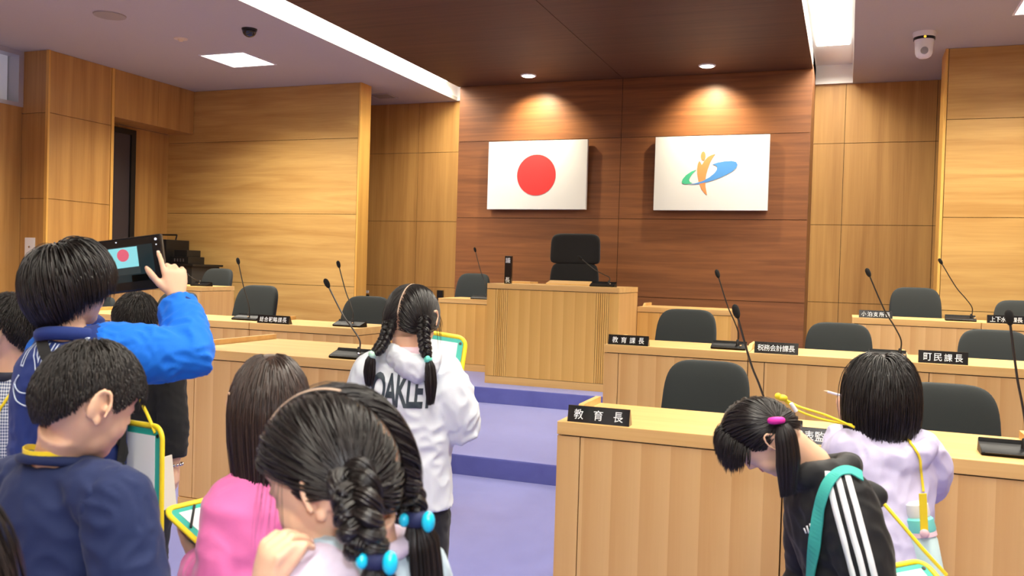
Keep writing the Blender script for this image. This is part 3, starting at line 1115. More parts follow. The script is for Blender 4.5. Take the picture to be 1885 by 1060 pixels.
plate('教育長', 1044, 1158, 752, 782, 3.36, ZR1, 'black nameplate with three white characters on the nearest right desk')
plate('代表監査委員', 1450, 1588, 795, 824, 3.36, ZR1, 'black nameplate half hidden behind the bending girl')
plate('教育課長', 1119, 1193, 618, 636, 5.55, ZR2, 'black nameplate with four characters at the aisle end of the second row')
plate('税務会計課長', 1388, 1469, 634, 655, 5.55, ZR2, 'black nameplate with six characters in the middle of the second row')
plate('町民課長', 1690, 1782, 653, 676, 5.55, ZR2, 'black nameplate with four characters right of the girl in lilac')
plate('小泊支所長', 1581, 1643, 571, 585, 8.06, ZR3, 'black nameplate with five characters on the rear right row')
plate('上下水道課長', 1817, 1888, 582, 597, 8.06, ZR3, 'black nameplate on the rear right row at the frame edge')
plate('総合戦略課長', 473, 531, 581, 596, 5.60, Z1 + D2_, 'black nameplate with six characters on the left second row')
plate('議長', 928, 940, 472, 523, 8.16, Z2 + 1.0, 'narrow upright black nameplate on the podium', vertical=True)

# ------------------------------------------------------------------ black equipment beside the left recess
eq = thing('equipment_cart', 'black cart with a top handle in the side recess behind the tablet', 'cart', (-8.95, 9.75, Z2))
bm = bmesh.new()
box(bm, -0.28, 0.20, -0.2, 0.25, 0.08, 1.42, 0.01)
obj('body', bm, M_BLACKPL, eq)
bm = bmesh.new()
for x in (-0.08, 0.18):
    tube(bm, [(x, 0, 1.42), (x + 0.02, 0, 1.49)], [0.01, 0.01], 8)
tube(bm, [(-0.06, 0, 1.49), (0.20, 0, 1.49)], [0.011, 0.011], 8)
obj('handle', bm, M_BLACKPL, eq)
for x in (-0.2, 0.14):
    for y in (-0.15, 0.2):
        bm = bmesh.new()
        tube(bm, [(x - 0.015, y, 0.04), (x + 0.015, y, 0.04)], [0.04, 0.04], 14)
        obj('caster', bm, M_BLACKPL, eq, 'auto')
rk = thing('equipment_rack', 'dark grey equipment rack with two silver handles behind the raised hand', 'rack', (-8.36, 9.68, Z2))
bm = bmesh.new()
box(bm, -0.32, 0.16, -0.25, 0.3, 0.0, 1.06, 0.006)
obj('cabinet', bm, mat('dark_rack', (44, 44, 42), 0.5), rk)
bm = bmesh.new()
box(bm, -0.35, 0.2, -0.28, 0.33, 1.06, 1.09, 0.004)
obj('lid', bm, M_BLACKPL, rk)
for z in (0.78, 0.88):
    bm = bmesh.new()
    box(bm, -0.02, 0.09, -0.275, -0.25, z, z + 0.014, 0.003)
    obj('handle', bm, M_CHROME, rk)
pj_ = thing('audio_mixer', 'black box-shaped device standing on the dark rack', 'device', (-8.5, 9.7, Z2 + 1.09))
bm = bmesh.new()
box(bm, -0.16, 0.14, -0.16, 0.16, 0.0, 0.10, 0.006)
box(bm, -0.13, 0.09, -0.13, 0.14, 0.10, 0.19, 0.006)
obj('body', bm, M_BLACKPL, pj_)
bm = bmesh.new()
for k in range(4):
    box(bm, -0.1 + 0.05 * k, -0.085 + 0.05 * k, -0.17, -0.158, 0.03, 0.07, 0.002)
obj('knobs', bm, M_DARKGREY, pj_)

# =================================================================== people
rng = np.random.default_rng(11)
SKIN = mat('skin', (232, 186, 154), 0.5, mott=(30, 0.04))
SKIN.node_tree.nodes['Principled BSDF'].inputs['Subsurface Weight'].default_value = 0.15
SKIN.node_tree.nodes['Principled BSDF'].inputs['Subsurface Radius'].default_value = (0.012, 0.004, 0.002)
M_LIP = mat('lips', (206, 128, 116), 0.45)
M_EYE = mat('eye_white', (232, 230, 226), 0.25)
M_IRIS = mat('dark_iris', (24, 16, 12), 0.15)
M_NAIL = mat('nail', (244, 206, 186), 0.3)


def hair_mat(name, c, c2, rough=0.34):
    m = mat(name, c, rough, spec=0.5)
    nt = m.node_tree
    b = nt.nodes['Principled BSDF']
    g = nt.nodes.new('ShaderNodeNewGeometry')
    mx = nt.nodes.new('ShaderNodeMix')
    mx.data_type = 'RGBA'
    mx.inputs[6].default_value = s2l(c)
    mx.inputs[7].default_value = s2l(c2)
    nt.links.new(g.outputs['Random Per Island'], mx.inputs[0])
    nt.links.new(mx.outputs[2], b.inputs['Base Color'])
    return m


M_HAIR = hair_mat('black_hair', (16, 13, 13), (34, 27, 25))
M_HAIRM = hair_mat('black_hair_matte', (20, 17, 16), (40, 33, 30), 0.42)
M_HAIRB = hair_mat('dark_brown_hair', (34, 24, 21), (66, 50, 43), 0.33)
M_SCALP = mat('parting_scalp', (196, 168, 146), 0.6)


def cloth(name, c, rough=0.85, sheen=0.08, bump=(700, 0.15)):
    return mat(name, c, rough, sheen=sheen, bump=bump)


def mesh_from_bm(bm, name='m'):
    bmesh.ops.recalc_face_normals(bm, faces=bm.faces)
    me = bpy.data.meshes.new(name)
    bm.to_mesh(me)
    bm.free()
    return me


def remesh(bm, voxel, smooth=5, name='m', fac=0.5):
    """fuse overlapping closed lofts into one continuous skin"""
    me = mesh_from_bm(bm, name)
    o = bpy.data.objects.new(name, me)
    COL.objects.link(o)
    md = o.modifiers.new('r', 'REMESH')
    md.mode = 'VOXEL'
    md.voxel_size = voxel
    ms = o.modifiers.new('s', 'SMOOTH')
    ms.factor = fac
    ms.iterations = smooth
    dg = bpy.context.evaluated_depsgraph_get()
    out = bpy.data.meshes.new_from_object(o.evaluated_get(dg))
    bpy.data.objects.remove(o)
    bpy.data.meshes.remove(me)
    out.name = name
    return out


def coords(me):
    co = np.empty(len(me.vertices) * 3)
    me.vertices.foreach_get('co', co)
    return co.reshape(-1, 3)


def wrinkle(me, amp, scale, seed=0.0, stretch=(1, 1, 1), ridged=0.6):
    """cloth folds: soft noise pushed along the normals"""
    co = coords(me)
    no = np.empty(len(me.vertices) * 3)
    me.vertex_normals.foreach_get('vector', no)
    no = no.reshape(-1, 3)
    st = V(stretch)
    out = np.empty(len(co))
    for i, p in enumerate(co):
        q = V((p[0] * st.x, p[1] * st.y, p[2] * st.z)) * scale
        q += V((seed, seed * 1.7, seed * 0.3))
        wv = noise.noise_vector(q * 0.6) * 0.6
        a = noise.noise(q + wv)
        b_ = 1 - abs(noise.noise(q * 1.9 + wv * 1.5)) * 2.2
        out[i] = max(-0.75, (1 - ridged) * a + ridged * (b_ - 0.35))
    co += no * (out * amp)[:, None]
    me.vertices.foreach_set('co', co.ravel())
    me.update()
    return me


def shift(me, off):
    me.transform(Matrix.Translation(-V(off)))
    return me


def pobj(name, me, m, root, base, smooth=True):
    if not isinstance(me, bpy.types.Mesh):
        me = mesh_from_bm(me, name)
    shift(me, base)
    return obj(name, me, m, root, smooth)


# ------------------------------------------------------------------ head
HE = np.array((0.074, 0.089, 0.100))


def head_matrix(c, yaw, pitch, roll=0.0, s=1.0):
    """yaw 0 looks to +Y, positive turns to -X; pitch positive looks down"""
    return Matrix.Translation(V(c)) @ Matrix.Rotation(yaw, 4, 'Z') @ Matrix.Rotation(-pitch, 4, 'X') @ Matrix.Rotation(roll, 4, 'Y') @ Matrix.Scale(s, 4)


def head_pt(d):
    x, y, z = d
    px, py, pz = 0.073 * x, 0.088 * y, 0.100 * z
    if z < 0:
        t = -z
        px *= 1 - 0.30 * t ** 1.6
        if y < 0:
            py *= 1 - 0.42 * t ** 1.3
        else:
            py *= 1 - 0.10 * t
        py += 0.012 * t * t
        pz *= 1.06
    if y > 0.55 and z < 0.55:
        py -= 0.010 * ((y - 0.55) / 0.45) ** 2
    return V((px, py, pz))


def add_head(bm, Mh):
    n0 = len(bm.verts)
    tmp = bmesh.new()
    bmesh.ops.create_uvsphere(tmp, u_segments=36, v_segments=26, radius=1.0)
    for v in tmp.verts:
        v.co = head_pt(v.co.normalized())
    # features
    tube(tmp, [(0, 0.068, 0.022), (0, 0.076, 0.004), (0, 0.082, -0.012), (0, 0.0865, -0.022), (0, 0.078, -0.029)], [0.006, 0.007, 0.008, 0.009, 0.006], 10)
    for s in (-1, 1):
        ball(tmp, (0.009 * s, 0.079, -0.025), (0.0075, 0.009, 0.006))
        ball(tmp, (0.032 * s, 0.046, -0.034), (0.030, 0.026, 0.034))
        tube(tmp, [(0.012 * s, 0.073, 0.022), (0.03 * s, 0.070, 0.026), (0.048 * s, 0.055, 0.020)], [0.007, 0.009, 0.007], 8)
        # eyelids
        ball(tmp, (0.030 * s, 0.066, 0.003), (0.0155, 0.0105, 0.0085))
        # ear: helix, bowl, lobe
        ex = 0.073 * s
        ring = [(ex + s * (0.006 + 0.010 * math.sin(a * 0.5)), -0.008 - 0.017 * math.cos(a) * 0.9 - 0.004, -0.006 + 0.029 * math.sin(a)) for a in np.linspace(-1.2, 3.9, 15)]
        tube(tmp, ring, [0.0042] * 15, 8)
        ball(tmp, (ex + 0.0035 * s, -0.012, -0.005), (0.0052, 0.0165, 0.026), Matrix.Rotation(0.42 * s, 3, 'Z'))
        ball(tmp, (ex + 0.004 * s, -0.004, -0.034), (0.006, 0.008, 0.009))
        ball(tmp, (ex + 0.002 * s, 0.006, -0.010), (0.005, 0.005, 0.008))
    ball(tmp, (0, 0.064, -0.049), (0.024, 0.013, 0.015))
    ball(tmp, (0, 0.052, -0.080), (0.027, 0.022, 0.022))
    ball(tmp, (0, 0.030, -0.052), (0.054, 0.048, 0.048))
    for v in tmp.verts:
        v.co = Mh @ v.co
    me = bpy.data.meshes.new('t')
    tmp.to_mesh(me)
    tmp.free()
    bm.from_mesh(me)
    bpy.data.meshes.remove(me)


def face_parts(root, base, Mh, closed=False):
    for s in (-1, 1):
        bm = bmesh.new()
        if closed:
            tube(bm, [Mh @ V((s * x, 0.0775 - 0.004 * abs(x - 0.03) / 0.013, 0.000 - 0.0025 * math.sin((x - 0.017) / 0.026 * PI))) for x in np.linspace(0.017, 0.043, 8)], [0.0008, 0.0013, 0.0015, 0.0015, 0.0015, 0.0015, 0.0013, 0.0008], 6)
            pobj('eyelashes', bm, M_IRIS, root, base)
        else:
            ball(bm, Mh @ V((0.030 * s, 0.0705, 0.002)), 0.0075, None, 14, 10)
            for v in bm.verts:
                pass
            e = pobj('eye', bm, M_EYE, root, base)
            bm = bmesh.new()
            ball(bm, Mh @ V((0.030 * s, 0.0757, 0.001)), 0.0040, None, 12, 8)
            pobj('iris', bm, M_IRIS, e, base)
        bm = bmesh.new()
        tube(bm, [Mh @ V((s * x, 0.0795 - 0.30 * max(0, x - 0.022) ** 1.25, 0.026 + 0.004 * math.sin((x - 0.012) / 0.034 * PI))) for x in np.linspace(0.012, 0.046, 8)], [0.0012, 0.002, 0.0023, 0.0023, 0.002, 0.0018, 0.0014, 0.0008], 6)
        pobj('eyebrow', bm, M_HAIR, root, base)
    bm = bmesh.new()
    for dz, h in ((-0.0460, 0.0030), (-0.0520, 0.0036)):
        tube(bm, [Mh @ V((x, 0.0765 - 7.5 * x * x, dz + 0.6 * x * x * 8)) for x in np.linspace(-0.019, 0.019, 9)], [0.0010, 0.002, h * 0.8, h, h, h, h * 0.8, 0.002, 0.0010], 8)
    pobj('lips', bm, M_LIP, root, base)


# ------------------------------------------------------------------ hands
def hand(bm, wrist, fdir, pnorm, lat, hs=1.0, curls=None, thumb=(0.75, 0.55, 0.25), tcurl=0.3, spread=0.08):
    """fdir: wrist to knuckles; pnorm: the way the palm faces; lat: towards the thumb"""
    w_ = V(wrist)
    f = V(fdir).normalized()
    n = V(pnorm)
    n = (n - f * n.dot(f)).normalized()
    l = V(lat)
    l = (l - f * l.dot(f) - n * l.dot(n)).normalized()
    P = lambda a, b_, c: w_ + hs * (f * a + l * b_ + n * c)
    tube(bm, [P(-0.03, 0, 0), P(0.0, 0, 0), P(0.02, 0.001, 0), P(0.045, 0.0, 0), P(0.068, -0.001, 0), P(0.077, -0.002, 0.001)],
         [(0.021 * hs, 0.017 * hs), (0.022 * hs, 0.0155 * hs), (0.028 * hs, 0.0145 * hs), (0.033 * hs, 0.0135 * hs), (0.033 * hs, 0.0115 * hs), (0.029 * hs, 0.008 * hs)], 16, side=[l] * 6)
    ball(bm, P(0.028, 0.018, 0.007), (0.016 * hs,) * 3)
    curls = curls or [(0.25, 0.35, 0.3)] * 4
    tips = []
    for i, (L_, r_) in enumerate(((0.060, 0.0071), (0.068, 0.0073), (0.062, 0.0070), (0.049, 0.0063))):
        off = 0.0255 - 0.0170 * i
        b0 = P(0.066 - 0.004 * (i == 3) - 0.001 * (i == 0), off, 0.0)
        sp = (1.5 - i) * spread
        ang = 0.0
        d0 = (f * math.cos(sp) + l * math.sin(sp)).normalized()
        pts = [b0, b0 + d0 * 0.010 * hs]
        p = pts[-1]
        for c_, fr in zip(curls[i], (0.46, 0.30, 0.24)):
            ang += c_
            d = d0 * math.cos(ang) + n * math.sin(ang)
            q = p + d * (L_ * fr * hs)
            pts += [p.lerp(q, 0.5), q]
            p = q
        rr = [r_ * 1.0, r_ * 1.08, r_ * 0.98, r_ * 1.02, r_ * 0.92, r_ * 0.95, r_ * 0.86, r_ * 0.62]
        tube(bm, pts, [x * hs for x in rr], 10)
        ball(bm, pts[-1], r_ * 0.66 * hs, None, 10, 8)
        tips.append((pts[-1], (pts[-1] - pts[-2]).normalized(), (d0 * math.sin(ang) - n * math.cos(ang)).normalized(), r_ * hs))
    td = (l * thumb[0] + f * thumb[1] + n * thumb[2]).normalized()
    t0 = P(0.018, 0.016, 0.004)
    t1 = t0 + td * 0.034 * hs
    td2 = (td + f * 0.35 + n * tcurl).normalized()
    t2 = t1 + td2 * 0.028 * hs
    td3 = (td2 + n * tcurl * 0.6 - l * 0.1).normalized()
    t3 = t2 + td3 * 0.023 * hs
    tube(bm, [t0, t0.lerp(t1, 0.5), t1, t1.lerp(t2, 0.5), t2, t2.lerp(t3, 0.6), t3], [x * hs for x in (0.012, 0.0115, 0.0098, 0.0092, 0.0094, 0.0085, 0.0058)], 10)
    ball(bm, t3, 0.0062 * hs, None, 10, 8)
    return tips, (t3, td3)


def pts_lerp(a, b_, n):
    return [V(a).lerp(V(b_), k / (n - 1)) for k in range(n)]


# ------------------------------------------------------------------ skeleton of a standing child
def skeleton(hc, byaw, k=1.0, lean=(0, 0), floor=0.0, nb=None, hip=None):
    hc = V(hc)
    br = V((math.cos(byaw), math.sin(byaw), 0))
    bf = V((-math.sin(byaw), math.cos(byaw), 0))
    up = V((0, 0, 1))
    ln = br * lean[0] + bf * lean[1]
    nb = V(nb) if nb is not None else hc - up * 0.138 - bf * 0.022
    S = dict(hc=hc, nb=nb, br=br, bf=bf, k=k)
    S['chest'] = nb - up * 0.13 * k - ln * 0.13 + bf * 0.008
    S['waist'] = nb - up * 0.29 * k - ln * 0.29
    S['hip'] = nb - up * 0.42 * k - ln * 0.42
    if hip is not None:
        S['hip'] = V(hip)
        S['waist'] = nb.lerp(S['hip'], 0.69)
        S['chest'] = nb.lerp(S['hip'], 0.31) + bf * 0.008
    for n, s in (('l', -1), ('r', 1)):
        S['sh_' + n] = nb + br * (0.122 * k * s) - up * 0.040
        S['el_' + n] = S['sh_' + n] + br * (0.035 * s) - up * 0.215 * k
        S['wr_' + n] = S['el_' + n] + bf * 0.09 - up * 0.16 * k
        hp = S['hip'] + br * (0.062 * s)
        S['hp_' + n] = hp - up * 0.03
        S['an_' + n] = V((hp.x, hp.y, floor + 0.07)) + br * 0.01 * s
        S['kn_' + n] = (S['hp_' + n] + S['an_' + n]) / 2 + bf * 0.012
    S['floor'] = floor
    return S


def torso(bm, S, L=0.0, top=True, lo=-0.05, hem=None, belly=1.0):
    k, br, bf = S['k'], S['br'], S['bf']
    ax = (S['nb'] - S['hip']).normalized()
    h, w_, c, nb = S['hip'], S['waist'], S['chest'], S['nb']
    P_ = [h + ax * lo, h, w_, c, c.lerp(nb, 0.5), nb - ax * 0.035, nb - ax * 0.004]
    R_ = [(0.112, 0.083), (0.114, 0.085), (0.104, 0.080 * belly), (0.116, 0.084), (0.112, 0.074), (0.088, 0.058), (0.052, 0.046)]
    if hem:
        R_[0] = (R_[0][0] + hem, R_[0][1] + hem)
    R_ = [((a * k + L), (b_ * k + L)) for a, b_ in R_]
    R_[-1] = (0.052 + L * 0.5, 0.046 + L * 0.5)
    sh = (S['sh_r'] - S['sh_l']).normalized()
    sides = [br, br, br.lerp(sh, 0.4), sh, sh, sh, sh]
    tube(bm, P_, R_, 28, side=sides)
    for n in 'lr':
        s = S['sh_' + n]
        tube(bm, [nb.lerp(s, 0.25) - ax * 0.022, nb.lerp(s, 0.6) - ax * 0.012, s], [0.038 * k + L * 0.7, 0.042 * k + L * 0.9, 0.042 * k + L], 14)


def arm(bm, S, n, L=0.0, upto=1.0, puff=0.0, start=0.0):
    k = S['k']
    s, e, w_ = S['sh_' + n], S['el_' + n], S['wr_' + n]
    P_, R_ = [], []
    if not start:
        ball(bm, s, 0.043 * k + L)
    for t in (0.0, 0.18, 0.4, 0.65, 0.88):
        P_.append(s.lerp(e, t))
        R_.append((0.043 - 0.011 * t) * k + L + puff * math.sin(PI * t))
    for t in (0.0, 0.12, 0.35, 0.6, 0.8, 0.93, 1.0):
        if t > upto:
            break
        P_.append(e.lerp(w_, t) if t > 0 else e)
        R_.append((0.0335 - 0.012 * t) * k + L + puff * math.sin(PI * min(1, t)) * 0.8)
    if start:
        m_ = int(start)
        P_, R_ = P_[m_:], R_[m_:]
    tube(bm, P_, R_, 16)


def legs(bm, S, L=0.0):
    k = S['k']
    for n in 'lr':
        a, b_, c = S['hp_' + n], S['kn_' + n], S['an_' + n]
        tube(bm, [a + V((0, 0, 0.02)), a.lerp(b_, 0.3), a.lerp(b_, 0.7), b_, b_.lerp(c, 0.3), b_.lerp(c, 0.7), c], [x * k + L for x in (0.072, 0.070, 0.056, 0.048, 0.047, 0.037, 0.030)], 16)


def shoes(S, root, base, m, sole):
    for n in 'lr':
        c = S['an_' + n]
        f = S['bf']
        bm = bmesh.new()
        z = S['floor']
        tube(bm, [V((c.x, c.y, z + 0.045)) + f * q for q in (-0.055, -0.045, -0.01, 0.04, 0.09, 0.125, 0.14)],
             [(0.02, 0.025), (0.034, 0.042), (0.036, 0.045), (0.040, 0.038), (0.043, 0.032), (0.034, 0.028), (0.012, 0.018)], 16, side=[S['br']] * 7)
        tube(bm, [c + V((0, 0, -0.03)), c + V((0, 0, 0.012))], [0.04, 0.038], 16)
        for v in bm.verts:
            v.co.z = max(v.co.z, z + 0.014)
        sh = pobj('shoe', bm, m, root, base)
        bm = bmesh.new()
        tube(bm, [V((c.x, c.y, z + 0.0075)) + f * q for q in (-0.06, -0.05, 0.04, 0.09, 0.13, 0.147)], [(0.02, 0.0075), (0.036, 0.0075), (0.042, 0.0075), (0.046, 0.0075), (0.036, 0.0075), (0.014, 0.0075)], 16, side=[S['br']] * 6)
        pobj('sole', bm, sole, sh, base)


# ------------------------------------------------------------------ hair
def strand_mesh(P, rad, centre, name='hair', flat=0.55, taper=True):
    """P: (N,K,3) strand points -> slim four-sided locks"""
    N, K, _ = P.shape
    T = np.gradient(P, axis=1)
    T /= np.linalg.norm(T, axis=2, keepdims=True) + 1e-9
    Nn = P - np.asarray(centre)
    Nn -= T * (Nn * T).sum(2, keepdims=True)
    Nn /= np.linalg.norm(Nn, axis=2, keepdims=True) + 1e-9
    Sd = np.cross(T, Nn)
    t = np.linspace(0, 1, K)
    pr = np.clip(1.0 - t ** 5 * 0.9, 0.08, 1) if taper else np.ones(K)
    r = np.asarray(rad).reshape(-1, 1, 1) * pr.reshape(1, K, 1)
    V4 = np.stack([P + Sd * r, P + Nn * r * flat, P - Sd * r, P - Nn * r * flat], axis=2)   # N,K,4,3
    verts = V4.reshape(-1, 3)
    idx = np.arange(N * K * 4).reshape(N, K, 4)
    a = idx[:, :-1, :]
    b_ = idx[:, 1:, :]
    F = np.stack([a, np.roll(a, -1, axis=2), np.roll(b_, -1, axis=2), b_], axis=3).reshape(-1, 4)
    me = bpy.data.meshes.new(name)
    me.vertices.add(len(verts))
    me.vertices.foreach_set('co', verts.ravel())
    me.loops.add(F.size)
    me.polygons.add(len(F))
    me.polygons.foreach_set('loop_start', np.arange(0, F.size, 4))
    me.loops.foreach_set('vertex_index', F.ravel().astype(np.int32))
    me.update(calc_edges=True)
    me.validate()
    return me


def sph(n):
    """n roughly even directions on the sphere"""
    i = np.arange(n) + 0.5
    ph = np.arccos(1 - 2 * i / n)
    th = PI * (1 + 5 ** 0.5) * i
    d = np.stack([np.cos(th) * np.sin(ph), np.sin(th) * np.sin(ph), np.cos(ph)], 1)
    d += rng.normal(0, 0.6 / math.sqrt(n), d.shape)
    return d / np.linalg.norm(d, axis=1, keepdims=True)


def hairline(d, front=0.55, side=0.02, nape=-0.55, sideburn=True, dist=False):
    """True where hair grows; d in head space (x right, y forward, z up)"""
    az = np.degrees(np.arctan2(np.abs(d[:, 0]), d[:, 1]))      # 0 front, 180 back
    lim = np.interp(az, [0, 35, 60, 80, 92, 108, 125, 150, 180], [front, front - 0.02, front - 0.15, side - 0.08 if sideburn else side + 0.1, side + 0.24, side + 0.14, (side + nape) / 2, nape, nape])
    if dist:
        return d[:, 2] - lim + np.clip((50 - az) / 50, 0, 1) * 2
    return d[:, 2] > lim


HC2 = np.array((0.0766, 0.0926, 0.1036))


def surf(d, off):
    """hair surface point for head-space directions"""
    E = HC2 + np.asarray(off).reshape(-1, 1)
    return d * E


def scalp_cap(Mh, mask, thick, name='hair'):
    """closed shell of hair over the masked part of the skull"""
    tmp = bmesh.new()
    bmesh.ops.create_uvsphere(tmp, u_segments=64, v_segments=48, radius=1.0)
    ds = np.array([v.co.normalized()[:] for v in tmp.verts])
    mk = mask(ds)
    tmp.verts.ensure_lookup_table()
    kill = [f for f in tmp.faces if not all(mk[v.index] for v in f.verts)]
    bmesh.ops.delete(tmp, geom=kill, context='FACES')
    for v in tmp.verts:
        d = V(v.co).normalized()
        edge = any(len(e.link_faces) == 1 for e in v.link_edges)
        t = 0.0005 if edge else thick
        v.co = V((d.x * (0.0755 + t), d.y * (0.0905 + t), d.z * (0.1015 + t)))
    for v in tmp.verts:
        v.co = Mh @ v.co
    return tmp


def add_mesh(bm, me):
    bm.from_mesh(me)
    bpy.data.meshes.remove(me)


def toworld(Mh, P):
    A = np.array(Mh)
    return P @ A[:3, :3].T + A[:3, 3]


def sim(Mh, roots, dirs, L, K, off, grav, stiff=0.75, caps=(), jitter=0.0, stick=0.0):
    """grow strands: keep the initial heading, fall with gravity, stay outside the skull and the capsules"""
    Mi = np.array(Mh.inverted())
    A = np.array(Mh)
    G = Mi[:3, :3] @ np.array((0, 0, -1.0))
    G = G / np.linalg.norm(G)
    sc = Mh.to_scale().x
    p = roots.copy()
    d = dirs.copy()
    out = [p.copy()]
    ds = (np.asarray(L) / (K - 1)).reshape(-1, 1)
    grav = np.asarray(grav).reshape(-1, 1)
    for k in range(1, K):
        d = d * stiff + G * grav * (0.35 + 0.65 * k / K) + rng.normal(0, jitter, d.shape)
        d /= np.linalg.norm(d, axis=1, keepdims=True) + 1e-9
        q = p + d * ds
        E = HC2 + np.asarray(off).reshape(-1, 1) * min(1.0, 0.35 + 2.2 * k / K)
        m_ = np.linalg.norm(q / E, axis=1, keepdims=True)
        q = np.where(m_ < 1, q / np.maximum(m_, 1e-6), q)
        if stick:
            sk = stick * np.clip((q[:, 2:3] / 0.1 + 1.15) / 0.4, 0.0, 1.0)
            q = np.where(m_ > 1, q * (1 - sk + sk / np.maximum(m_, 1e-6)), q)
        if caps:
            w_ = q @ A[:3, :3].T + A[:3, 3]
            for (a, b_, r) in caps:
                a, b_ = np.array(a), np.array(b_)
                ab = b_ - a
                t = np.clip(((w_ - a) @ ab) / (ab @ ab), 0, 1)[:, None]
                c = a + t * ab
                v = w_ - c
                n_ = np.linalg.norm(v, axis=1, keepdims=True)
                rr = r + np.asarray(off).reshape(-1, 1) * 0.5
                w_ = np.where(n_ < rr, c + v / np.maximum(n_, 1e-6) * rr, w_)
            q = (w_ - A[:3, 3]) @ Mi[:3, :3].T
        nd = q - p
        d = nd / (np.linalg.norm(nd, axis=1, keepdims=True) + 1e-9)
        p = q
        out.append(p.copy())
    return toworld(Mh, np.stack(out, 1))


def away(d, c):
    """unit tangents at directions d pointing away from pole c"""
    c = np.asarray(c, float)
    c = c / np.linalg.norm(c)
    t = d * (d @ c)[:, None] - c
    t -= d * (t * d).sum(1, keepdims=True)
    return t / (np.linalg.norm(t, axis=1, keepdims=True) + 1e-9)


def hair_short(Mh, root, base, n=3600, length=0.045, whorl=(0.05, -0.45, 0.9), m=None, nape=-0.62, front=0.42, side=0.0, vol=0.012, lift=0.5):
    d = sph(int(n * 1.9))
    d = d[hairline(d, front, side, nape)]
    N = len(d)
    tl = rng.uniform(0, 1, N) ** 0.7
    off = 0.002 + vol * tl
    # hair thins out towards the nape and the sides
    fade = np.clip((d[:, 2] + 0.75) / 0.8, 0.25, 1)
    off = off * fade
    L = length * rng.uniform(0.8, 1.2, N) * np.clip(fade + 0.15, 0.4, 1)
    L = np.minimum(L, 0.010 + 0.09 * hairline(d, front, side, nape, dist=True))
    t = away(d, whorl)
    nrm = d / HC2
    nrm /= np.linalg.norm(nrm, axis=1, keepdims=True)
    t = t + nrm * (lift * rng.uniform(0.4, 1.2, N))[:, None] + rng.normal(0, 0.11, d.shape)
    t /= np.linalg.norm(t, axis=1, keepdims=True)
    P = sim(Mh, d * HC2 * 0.985, t, L, 8, off, np.full(N, 0.05), 0.96, jitter=0.016, stick=0.7)
    bm = scalp_cap(Mh, lambda q: hairline(q, front + 0.03, side + 0.02, nape + 0.03), 0.004)
    add_mesh(bm, strand_mesh(P, rng.uniform(0.0008, 0.0015, N), Mh.translation[:]))
    return pobj('hair', bm, m or M_HAIRM, root, base)


def hair_bowl(Mh, root, base, n=3600, whorl=(-0.1, -0.35, 0.94), m=None, cut_side=-0.42, cut_back=-0.9, cut_front=0.15, vol=0.022):
    d = sph(int(n * 1.7))
    d = d[hairline(d, 0.45, -0.02, -0.5)]
    N = len(d)
    off = 0.004 + vol * rng.uniform(0, 1, N) ** 0.6
    t = away(d, whorl) + rng.normal(0, 0.07, d.shape)
    t /= np.linalg.norm(t, axis=1, keepdims=True)
    # length: down to the cut line
    az = np.degrees(np.arctan2(np.abs(d[:, 0]), d[:, 1]))
    zc = np.interp(az, [0, 40, 75, 100, 140, 180], [cut_front, cut_front - 0.02, cut_side, cut_side, cut_back, cut_back]) * 0.105
    L = np.clip((np.arcsin(np.clip(d[:, 2], -1, 1)) - np.arcsin(np.clip(zc / 0.105, -1, 1))) * 0.112, 0.018, 0.19) * rng.uniform(0.92, 1.05, N)
    P = sim(Mh, d * HC2 * 0.985, t, L, 13, off, np.full(N, 0.10), 0.95, jitter=0.014, stick=0.9)
    bm = scalp_cap(Mh, lambda q: hairline(q, 0.48, 0.0, -0.48), 0.008)
    add_mesh(bm, strand_mesh(P, rng.uniform(0.0012, 0.0024, N), Mh.translation[:]))
    return pobj('hair', bm, m or M_HAIR, root, base)


